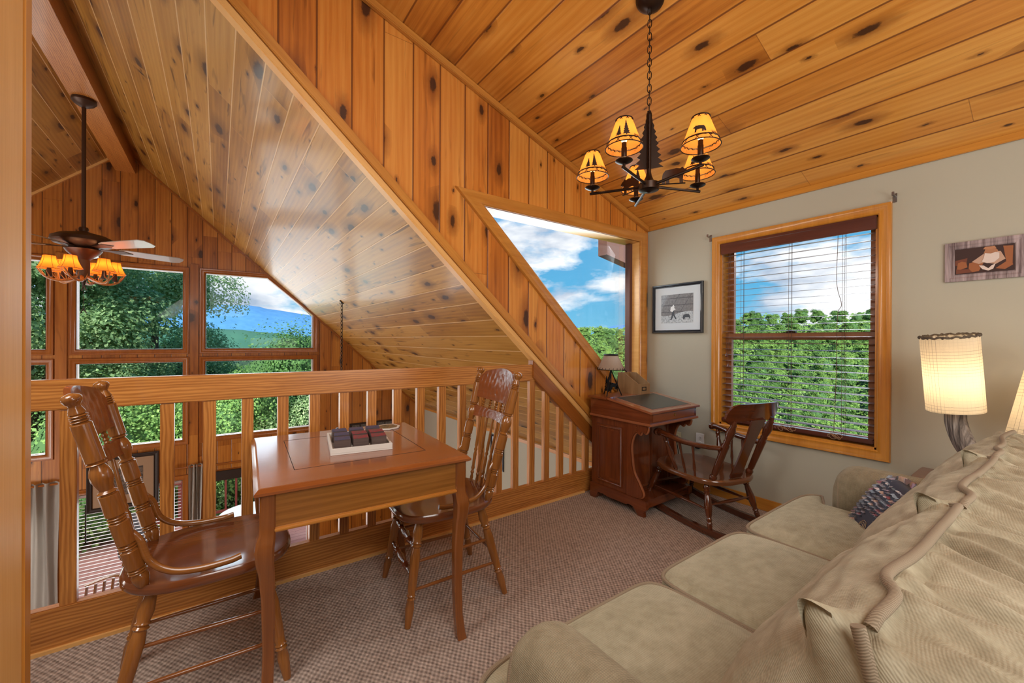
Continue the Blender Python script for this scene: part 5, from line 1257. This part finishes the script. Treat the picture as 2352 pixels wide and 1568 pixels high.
# slatted folding chair near gable wall
t = thing('slatted_chair', 'slatted wooden folding chair low down behind the left balusters', 'chair', (-1.10, 6.75, GF), R(-15))
b = nb()
for i in range(7):
    x = -.24+.08*i; tube(b, [(x, .08, .42), (x*1.05, .22, .98-.02*abs(i-3))], .013, 6, flat=1.5)
obj('back_slats', b, M['oak'], t)
b = nb(); tube(b, [(-.27, .08, .42), (.27, .08, .42)], .015, 6); tube(b, cr([(-.27, .22, .94), (0, .235, 1.0), (.27, .22, .94)], 6), .016, 6); obj('back_frame', b, M['oak'], t, 'x')
b = nb(); box(b, (-.27, -.40, .38), (.27, .08, .41), bev=.005); obj('seat', b, M['oak'], t, 'x')
for x in (-.27, .27):
    b = nb(); tube(b, [(x, -.36, 0), (x, .12, .62)], .014, 6); obj('leg', b, M['oak'], t)
    b = nb(); tube(b, [(x, .14, 0), (x, -.3, .60)], .014, 6); obj('leg', b, M['oak'], t)
    b = nb(); tube(b, [(x*1.05, .16, .62), (x*1.1, -.34, .62)], .016, 6, flat=1.6); obj('armrest', b, M['oak'], t)
# collage frame high on the gable wall, right of the windows
t = thing('collage_frame', 'long dark multi-photo frame on the gable wall behind the table', 'picture', (2.28, F, -.40))
b = nb(); box(b, (-.40, -.025, -.14), (.40, 0, .14), bev=.004); obj('frame', b, M['dark'], t, 'x')
for i in range(5):
    b = nb(); box(b, (-.36+.148*i, -.027, -.10), (-.235+.148*i, -.025, .11)); obj('photo', b, blockmat('small_photo', S(110, 106, 100), S(60, 58, 56)), t)
# frames on the greige side wall
for (y, z, w, h, l) in ((4.7, -.33, .26, .40, 'black-framed picture on the gray side wall behind the carved chair'), (4.25, -.92, .22, .22, 'small pine-framed picture low on the gray side wall')):
    t = thing('wall_picture', l, 'picture', (3.15, y, z)); b = nb()
    casing(b, [(-w/2, -h/2), (w/2, -h/2), (w/2, h/2), (-w/2, h/2)], .03, lambda yy, zz_, d: (-d, yy, zz_), .02); obj('frame', b, M['blackpaint'] if 'black' in l else M['trimlt'], t)
    b = nb(); box(b, (-.008, -w/2, -h/2), (0, w/2, h/2)); obj('print', b, M['mat'] if 'black' in l else M['curtain'], t)
# cabinet, bench and cushion by the right part of the gable wall
t = thing('pine_cabinet', 'knotty pine cabinet with raised panel doors low behind the table legs', 'cabinet', (2.35, 6.4, GF))
b = nb(); box(b, (-.55, -.25, 0), (.75, .25, .95), bev=.01); obj('cabinet_body', b, M['farwall'], t, uvf=lambda c: (c.x, c.z))
for x in (-.22, .42):
    b = nb(); casing(b, [(x-.23, .12), (x+.23, .12), (x+.23, .80), (x-.23, .80)], .05, lambda xx, z, d: (xx, -.25-d, z), .015); dd = obj('door', b, M['trim'], t)
    b = nb(); lathe(b, [(0, .008), (.5, .02), (1, .012)], (x+.18, -.265, .5), (x+.18, -.30, .5), 10); obj('knob', b, M['bronze'], dd)
t = thing('day_bed', 'low bench with a pale quilted cushion under the collage frame', 'bench', (1.35, 5.2, GF))
b = nb(); box(b, (-.5, -.35, 0), (.6, .35, .38), bev=.02); obj('bench_base', b, M['trimred'], t, 'x')
b = softblock(.05, 0, .45, .53, .34, .08, .3, .02, 40, 16); obj('bench_pad', b, M['curtain'], t, smooth=True)
t = thing('pale_cushion', 'white and gray patterned cushion lying on the low bench', 'pillow', (1.45, 5.25, GF+.53)); b = softblock(0, 0, .09, .26, .2, .08, .5, .02, 32, 16)
def zigmat():
    q = NT('chevron_cushion'); uv = q.uv(); w = q.math('SINE', q.math('MULTIPLY', q.math('ADD', uv.outputs[1], q.math('ABSOLUTE', uv.outputs[0])), 160)); q.bsdf(Base_Color=q.mix(q.math('GREATER_THAN', w, .2), S(206, 198, 186), S(120, 112, 104)), Roughness=.9); return q.m
obj('cushion_cover', b, zigmat(), t, smooth=True, uvf=lambda c: (c.x, c.y))

# ------------------------------------------------------------------ outside : deck
b = nb(); box(b, (-6, F+.2, GF-.16), (5, 11.4, GF-.06)); o = struct('deck_floor', b, M['deck'], uvf=lambda c: (c.y, c.x))
t = thing('deck_railing', 'reddish stained railing around the outdoor deck', 'railing', (0, 11.2, GF-.06))
b = nb(); box(b, (-6, -.06, .90), (5, .06, .95)); obj('top_rail', b, M['deckrail'], t, 'x')
b = nb(); box(b, (-6, -.03, .12), (5, .03, .17)); obj('bottom_rail', b, M['deckrail'], t, 'x')
for i in range(56):
    x = -5.9+.195*i; w = .05 if i % 9 == 0 else .02
    b = nb(); box(b, (x-w, -.02-w*.4, 0), (x+w, .02+w*.4, .92)); obj('baluster', b, M['deckrail'], t)
t = thing('deck_post', 'tall reddish post supporting the porch beside the deck railing', 'post', (.78, 10.9, GF-.06)); b = nb(); box(b, (-.10, -.10, 0), (.10, .10, 1.5)); obj('shaft', b, M['deckrail'], t)
t = thing('patio_chair', 'gray sling patio chair out on the deck', 'chair', (-.95, 9.0, GF-.06), R(35))
b = nb(); tube(b, cr([(-.25, .3, 0), (-.25, .0, .4), (-.25, -.22, .42)], 5), .014, 6); tube(b, cr([(.25, .3, 0), (.25, .0, .4), (.25, -.22, .42)], 5), .014, 6); tube(b, [(-.25, -.25, 0), (-.25, -.2, .6), (-.25, .3, .62)], .014, 6); tube(b, [(.25, -.25, 0), (.25, -.2, .6), (.25, .3, .62)], .014, 6); obj('frame', b, M['curtain'], t)
b = nb(); grid(b, lambda u, v: (-.24+.48*u, -.22+.5*min(v*2, 1)+max(0, v-.5)*.3, .42-.02*math.sin(v*6)+max(0, v-.5)*1.2), 5, 16); bmesh.ops.solidify(b, geom=b.faces[:], thickness=.006); obj('sling', b, SE('sling_fabric', 124, 124, 128), t)
t = thing('patio_table', 'glass-topped patio table on the deck past the right lowest window', 'table', (.55, 9.2, GF-.06))
b = nb(); lathe(b, [(0, .55), (1, .55)], (0, 0, .70), (0, 0, .712), 32); obj('tabletop', b, M['white'], t)
for k in range(4): a = R(45+90*k); b = nb(); tube(b, [(.45*math.cos(a), .45*math.sin(a), .7), (.5*math.cos(a), .5*math.sin(a), 0)], .015, 6); obj('leg', b, M['black'], t)

# ------------------------------------------------------------------ outside : terrain, hills, mountains
def dist_ground(x, y):
    return 0
b = nb()
def near_g(x, y):
    r = math.hypot(x-1, y-3); a = math.atan2(x, y)  # a=0 towards +y, pi/2 towards +x
    right = max(0, min(1, (math.degrees(a)-18)/22))
    zr2 = -4-.27*r if r < 110 else -33.7-(r-110)*.1
    zf = -4.2-.05*r if r < 70 else -7.7-(r-70)*.02
    return zf*(1-right)+zr2*right
def polar(u, v):
    a = R(-70+200*u); r = 9+(420-9)*v**1.6; x = r*math.sin(a); y = r*math.cos(a)
    return (x, y, near_g(x, y)+1.5*noise.noise(Vector((x*.03, y*.03, 0))))
grid(b, polar, 90, 70); o = obj('ground_slope', b, M['earth'], smooth=True); o['kind'] = 'structure'
# wooded far hill and hazy blue mountains beyond window
def ridge(name, r0, a0, a1, hf, base, m, n=160):
    b = nb(); grid(b, lambda u, v: (((r0+v*r0*.25))*math.sin(R(a0+(a1-a0)*u)), ((r0+v*r0*.25))*math.cos(R(a0+(a1-a0)*u)), base+(hf(a0+(a1-a0)*u)-base)*math.sin(v*PI/2)), n, 14)
    o = obj(name, b, m, smooth=True); o['kind'] = 'structure'; return o
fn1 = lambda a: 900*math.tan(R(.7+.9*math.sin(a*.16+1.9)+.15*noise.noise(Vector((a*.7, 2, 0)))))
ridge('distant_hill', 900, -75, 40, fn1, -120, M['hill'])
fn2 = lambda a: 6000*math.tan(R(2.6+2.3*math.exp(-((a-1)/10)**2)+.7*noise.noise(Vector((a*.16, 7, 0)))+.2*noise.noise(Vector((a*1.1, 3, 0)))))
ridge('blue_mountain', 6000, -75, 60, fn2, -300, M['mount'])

def crown_mesh(name, r, h, nleaf, leaf, seed, mat, core=True, nl=9, small=1.0):
    rnd = random.Random(seed); b = nb()
    lobes = [(Vector((0, 0, h*.55)), r*.62, h*.42)]
    for i in range(nl):
        a = rnd.uniform(0, 2*PI); q = rnd.uniform(.35, .85); z = rnd.uniform(.12, .95)
        lobes.append((Vector((math.cos(a)*r*q*(1-.4*z), math.sin(a)*r*q*(1-.4*z), h*z)), r*rnd.uniform(.26, .46)*small, h*rnd.uniform(.12, .22)*small))
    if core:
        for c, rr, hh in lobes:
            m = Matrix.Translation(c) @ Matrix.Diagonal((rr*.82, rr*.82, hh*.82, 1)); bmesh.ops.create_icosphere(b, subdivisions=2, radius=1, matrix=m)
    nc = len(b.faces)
    b.faces.ensure_lookup_table()
    for i in range(nleaf):
        c, rr, hh = lobes[rnd.randrange(len(lobes))]
        while True:
            d = Vector((rnd.gauss(0, 1), rnd.gauss(0, 1), rnd.gauss(0, 1)))
            if d.length > .1: break
        d.normalize(); 
        if d.z < -.5: d.z = -d.z
        k = rnd.uniform(.74, 1.24); p = c+Vector((d.x*rr*k, d.y*rr*k, d.z*hh*k))
        nrm = (d+Vector((rnd.uniform(-.7, .7), rnd.uniform(-.7, .7), rnd.uniform(-.2, .9)))).normalized(); s, t_ = frame_axes(nrm); a = rnd.uniform(0, 2*PI)
        s2 = s*math.cos(a)+t_*math.sin(a); t2 = nrm.cross(s2); L_ = leaf*rnd.uniform(.6, 1.3)
        V = [b.verts.new(q) for q in (p-s2*L_*.5, p-t2*L_*.32, p+s2*L_*.5, p+t2*L_*.32)]; b.faces.new(V)
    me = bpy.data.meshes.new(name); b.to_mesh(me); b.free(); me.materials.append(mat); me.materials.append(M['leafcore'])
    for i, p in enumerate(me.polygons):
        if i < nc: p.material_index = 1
    return me
def trunk_mesh(name, h, r):
    b = nb(); tube(b, cr([(0, 0, -2.5), (.05*h*.2, 0, h*.3), (-.02*h, .03*h, h*.75)], 5), [r, r*.95, r*.9, r*.85, r*.8, r*.7, r*.6, r*.5, r*.45, r*.4, r*.3], 8)
    for a in (0, 2.1, 4.0): tube(b, [(0, 0, h*.35), (math.cos(a)*h*.2, math.sin(a)*h*.2, h*.6)], [r*.45, r*.15], 6)
    me = bpy.data.meshes.new(name); b.to_mesh(me); b.free(); uvbox(me); me.materials.append(M['bark']); return me
def tree(x, y, zb, scale, cm, tm, label, group, rz):
    t = thing('tree', label, 'tree', (x, y, zb), rz, group); t.scale = (scale,)*3
    o = bpy.data.objects.new('foliage', cm); COL.objects.link(o); o.parent = t
    if tm: o = bpy.data.objects.new('trunk', tm); COL.objects.link(o); o.parent = t
    return t
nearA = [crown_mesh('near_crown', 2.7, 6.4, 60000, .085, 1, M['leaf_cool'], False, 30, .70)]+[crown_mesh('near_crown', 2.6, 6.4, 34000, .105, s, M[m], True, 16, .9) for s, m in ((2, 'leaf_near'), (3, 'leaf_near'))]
tmA = trunk_mesh('near_trunk', 6.0, .22)
NL = {0: 'gray-green leafy tree close outside the gable windows', 1: 'bright green leafy tree close outside the gable windows'}
spots = [(-3.6, 14.0, -2.6, 1.15, 0, 'large hazy green tree filling the tall middle window'), (-5.4, 15.5, -3.0, 1.2, 0, 'tall tree outside the left sliver of window'), (-1.6, 17.0, -2.7, 1.05, 0, 'tree whose leafy edge shows at the left of the angled window'),
         (1.55, 15.0, -3.4, .78, 1, 'bright green tree low in the middle of the angled window'), (2.9, 15.6, -3.1, .80, 1, 'bright green tree at the right side of the angled window')]
for i, (x, y, z, s, k, l) in enumerate(spots): tree(x, y, z, s, nearA[k], tmA, l, None, i*1.3)
rnd = random.Random(11)
for i in range(46):
    r_ = 13.5+ (i % 5)*3.4+rnd.uniform(-1, 1); a = R(-34+46*((i*7) % 46)/46+rnd.uniform(-1, 1)); x, y = r_*math.sin(a), r_*math.cos(a)
    s = rnd.uniform(.55, .75); ztop = 1.0 - rnd.uniform(.2, 1.6)-(.4 if a > R(-3) else 0); zb = ztop-6.2*s
    tree(x, y, zb, s, nearA[i % 3], None, 'leafy green tree in the woods below the gable windows', 'trees in the woods below the gable windows', rnd.uniform(0, 6))
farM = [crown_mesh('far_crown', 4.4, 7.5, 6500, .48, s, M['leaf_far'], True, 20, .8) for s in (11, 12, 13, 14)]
n = 0
for row in range(17):
    r_ = 112*(1.062**row); el = -13.5+ (row/16)*17.0
    for k in range(90):
        a = 38+k*(7.4/r_*57.3)+(row % 2)*1.8
        if a > 92: break
        if not (38.5 < a < 51 or 60 < a < 81): continue
        crest = 1.9+ (3.5*max(0, min(1, (a-62)/9)) if a > 58 else -.1)
        aa = R(a+rnd.uniform(-.5, .5)); e = min(el+rnd.uniform(-.25, .25), crest+rnd.uniform(-.5, .35))
        if el > crest+1.2 or n >= 298: continue
        rr = r_+rnd.uniform(-2, 2); zt = 1.22+rr*math.tan(R(e)); s = rnd.uniform(.8, 1.2); x, y = rr*math.sin(aa), rr*math.cos(aa)
        t = tree(x, y, zt-8*s, s, farM[n % 4], None, 'round green tree on the wooded hillside outside the right windows', 'trees on the wooded hillside', rnd.uniform(0, 6)); n += 1
# hillside ground behind these crowns
b = nb()
def hs(u, v):
    a = 33+55*u; r_ = 100+200*v; el = -14.6+17.0*math.log(max(r_, 100)/112+1e-6)/math.log(1.062**16) if r_ > 112 else -15; crest = 1.9+(3.5*max(0, min(1, (a-62)/9)) if a > 58 else -.1)
    e = min(el, crest)-.9; return (r_*math.sin(R(a)), r_*math.cos(R(a)), 1.22+r_*math.tan(R(e)))
grid(b, hs, 60, 40); o = obj('ground_hillside', b, M['earth'], smooth=True); o['kind'] = 'structure'
rnd = random.Random(3); b = nb()
def hpt(a, r_):
    el = -14.6+17.0*math.log(max(r_, 100)/112+1e-6)/math.log(1.062**16) if r_ > 112 else -15; crest = 1.9+(3.5*max(0, min(1, (a-62)/9)) if a > 58 else -.1)
    e = min(el, crest)-.25; p = Vector((r_*math.sin(R(a)), r_*math.cos(R(a)), 1.22+r_*math.tan(R(e))))
    p.z += 2.2*noise.noise(Vector((p.x*.14, p.y*.14, 0)))+1.2*noise.noise(Vector((p.x*.33, p.y*.33, 5))); return p
for i in range(52000):
    a = rnd.uniform(36, 86); r_ = 108*math.exp(rnd.random()*1.05)
    if 52.5 < a < 58.5: continue
    p = hpt(a, r_); p.z += rnd.uniform(-.8, .6); nrm = Vector((-math.sin(R(a))+rnd.uniform(-1, 1), -math.cos(R(a))+rnd.uniform(-1, 1), rnd.uniform(-.1, 1.6))).normalized(); s_, t_ = frame_axes(nrm); L_ = rnd.uniform(.5, 1.1)*r_/170
    b.faces.new([b.verts.new(q) for q in (p-s_*L_*.5, p-t_*L_*.36, p+s_*L_*.5, p+t_*L_*.36)])
me = bpy.data.meshes.new('forest_canopy'); b.to_mesh(me); b.free(); me.materials.append(M['leaf_far']); o = bpy.data.objects.new('forest_canopy', me); COL.objects.link(o)
tag(o, 'dense canopy of further trees covering the hillside between the nearer crowns', 'trees'); o['kind'] = 'stuff'
print('far trees', n)

# ------------------------------------------------------------------ world, lights, camera
w = bpy.data.worlds.new('World'); bpy.context.scene.world = w; w.use_nodes = True; nt = w.node_tree; nt.nodes.clear()
N_ = lambda k, **p: (lambda nd: [setattr(nd, a, v) for a, v in p.items()] and nd or nd)(nt.nodes.new('ShaderNode'+k))
out = nt.nodes.new('ShaderNodeOutputWorld'); bg = nt.nodes.new('ShaderNodeBackground'); nt.links.new(bg.outputs[0], out.inputs[0])
tc = nt.nodes.new('ShaderNodeTexCoord'); sep = nt.nodes.new('ShaderNodeSeparateXYZ'); nt.links.new(tc.outputs['Generated'], sep.inputs[0])
rp_ = nt.nodes.new('ShaderNodeValToRGB'); nt.links.new(sep.outputs[2], rp_.inputs[0]); e = rp_.color_ramp.elements
e[0].position = 0.0; e[0].color = (*S(120, 190, 222), 1); e[1].position = .55; e[1].color = (*S(64, 142, 206), 1); q_ = e.new(.12); q_.color = (*S(92, 172, 216), 1)
mp = nt.nodes.new('ShaderNodeMapping'); nt.links.new(tc.outputs['Generated'], mp.inputs[0]); mp.inputs['Scale'].default_value = (1, 1, 2.6); mp.inputs['Location'].default_value = (.35, 1.1, .2)
bd = nt.nodes.new('ShaderNodeMapRange'); nt.links.new(sep.outputs[2], bd.inputs[0]); bd.inputs[1].default_value = .13; bd.inputs[2].default_value = .20; bd.inputs[3].default_value = .045; bd.inputs[4].default_value = -.07
nz = nt.nodes.new('ShaderNodeTexNoise'); nt.links.new(mp.outputs[0], nz.inputs['Vector']); nz.inputs['Scale'].default_value = 3.4; nz.inputs['Detail'].default_value = 9; nz.inputs['Roughness'].default_value = .56; nz.inputs['Distortion'].default_value = .15
cr_ = nt.nodes.new('ShaderNodeValToRGB'); ad_ = nt.nodes.new('ShaderNodeMath'); nt.links.new(nz.outputs[0], ad_.inputs[0]); nt.links.new(bd.outputs[0], ad_.inputs[1]); nt.links.new(ad_.outputs[0], cr_.inputs[0]); cr_.color_ramp.elements[0].position = .50; cr_.color_ramp.elements[1].position = .585
n2 = nt.nodes.new('ShaderNodeTexNoise'); nt.links.new(mp.outputs[0], n2.inputs['Vector']); n2.inputs['Scale'].default_value = 7; n2.inputs['Detail'].default_value = 7
cc = nt.nodes.new('ShaderNodeValToRGB'); nt.links.new(n2.outputs[0], cc.inputs[0]); cc.color_ramp.elements[0].color = (*S(168, 184, 206), 1); cc.color_ramp.elements[0].position = .35; cc.color_ramp.elements[1].color = (*S(252, 252, 254), 1); cc.color_ramp.elements[1].position = .58
mx = nt.nodes.new('ShaderNodeMix'); mx.data_type = 'RGBA'; nt.links.new(cr_.outputs[0], mx.inputs[0]); nt.links.new(rp_.outputs[0], mx.inputs[6]); nt.links.new(cc.outputs[0], mx.inputs[7]); nt.links.new(mx.outputs[2], bg.inputs[0]); bg.inputs[1].default_value = 1.15

def light(kind, name, loc, energy, color=(1, 1, 1), size=1.0, target=None, size_y=None, **k):
    l = bpy.data.lights.new(name, kind); l.energy = energy; l.color = color
    if kind == 'AREA':
        l.size = size
        if size_y: l.shape = 'RECTANGLE'; l.size_y = size_y
    elif kind in ('POINT', 'SPOT'): l.shadow_soft_size = size
    o = bpy.data.objects.new(name, l); COL.objects.link(o); o.location = loc
    if target: o.rotation_euler = (Vector(target)-Vector(loc)).to_track_quat('-Z', 'Y').to_euler()
    for a, v in k.items(): setattr(l, a, v)
    return o
sun = light('SUN', 'sun', (0, 0, 20), 8.5, (1, .97, .90)); sun.data.angle = R(1); sun.rotation_euler = (Vector((.62, .60, -.50))).to_track_quat('-Z', 'Y').to_euler()
# area lamps added outside the windows to strengthen the daylight
light('AREA', 'window_daylight_fill', (WX+1.7, 1.18, 2.7), 90, (.93, .96, 1), .9, (WX-.5, 1.18, .5), .9)
light('AREA', 'dormer_daylight_fill', (2.4, D+.45, 1.75), 14, (.86, .94, 1), 1.2, (1.2, 0, .3), .7)
light('AREA', 'gable_daylight_fill', (-1.0, F+.5, .9), 90, (.92, .96, 1), 4.2, (0, 2, .2), 2.8)
light('AREA', 'lower_daylight_fill', (-.8, F+.5, -1.7), 40, (.95, .97, 1), 3.5, (0, 4, -2.4), 1.4)
light('AREA', 'deck_fill', (-.6, 9.8, .6), 150, (1, .98, .95), 5.0, (-.6, 9.6, -2.7), 2.2)  # added area lamp above the deck to brighten its boards
# room fill: large soft area lamps added behind the viewer and in the great room
light('AREA', 'loft_fill', (.2, -1.2, 2.5), 48, (1, .97, .92), 1.6, (1.6, 1.4, .7), 1.2)
light('AREA', 'loft_floor_fill', (1.6, -1.3, .9), 25, (1, .97, .93), 1.4, (1.8, 1.8, 2.2), .8)
light('AREA', 'great_room_fill', (-4.2, 4.2, 1.0), 150, (1, .96, .9), 2.2, (1.6, 4.6, 1.6), 2.2)
light('AREA', 'great_room_low_fill', (-3.6, 4.0, -1.4), 80, (1, .96, .9), 2.0, (2.0, 6.0, -1.2), 1.2)
light('AREA', 'side_fill', (-.9, 1.35, 2.0), 20, (1, .97, .92), .7, (.4, 1.9, .3), .7)
for p in shpts: light('POINT', 'chandelier_light', tuple(p), 1.3, (1, .72, .40), .02)
for p in fanp: light('POINT', 'fan_light', tuple(p), .6, (1, .62, .28), .02)
light('POINT', 'lamp_light', tuple(Vector((2.88, .28, .53))+lp1), 2.4, (1, .87, .70), .04)
light('POINT', 'lamp_light', tuple(Vector((2.86, .02, .53))+lp2), 2.4, (1, .87, .70), .04)

FPX, YAW, PIT, ROL, CH = 937.0, .62404, -.0023777, -.005077, 1.22
def ray(px, py):
    x = (px-1176)/FPX; y = -(py-784)/FPX; z = 1.0
    c, s = math.cos(ROL), math.sin(ROL); x, y = c*x+s*y, -s*x+c*y
    c, s = math.cos(PIT), math.sin(PIT); y, z = c*y+s*z, -s*y+c*z
    c, s = math.cos(YAW), math.sin(YAW); return Vector((c*x+s*z, -s*x+c*z, y))
f0 = ray(1176, 784); rt = (ray(1177, 784)-f0).normalized(); up = (ray(1176, 783)-f0).normalized(); fw = f0.normalized()
cam = bpy.data.cameras.new('camera'); co = bpy.data.objects.new('camera', cam); COL.objects.link(co)
co.matrix_world = Matrix(((rt.x, up.x, -fw.x, 0), (rt.y, up.y, -fw.y, 0), (rt.z, up.z, -fw.z, CH), (0, 0, 0, 1)))
cam.sensor_width = 36; cam.lens = FPX/2352*36; cam.clip_start = .02; cam.clip_end = 20000
sc = bpy.context.scene; sc.camera = co
sc.view_settings.view_transform = 'Standard'; sc.view_settings.look = 'None'; sc.view_settings.exposure = 0.08
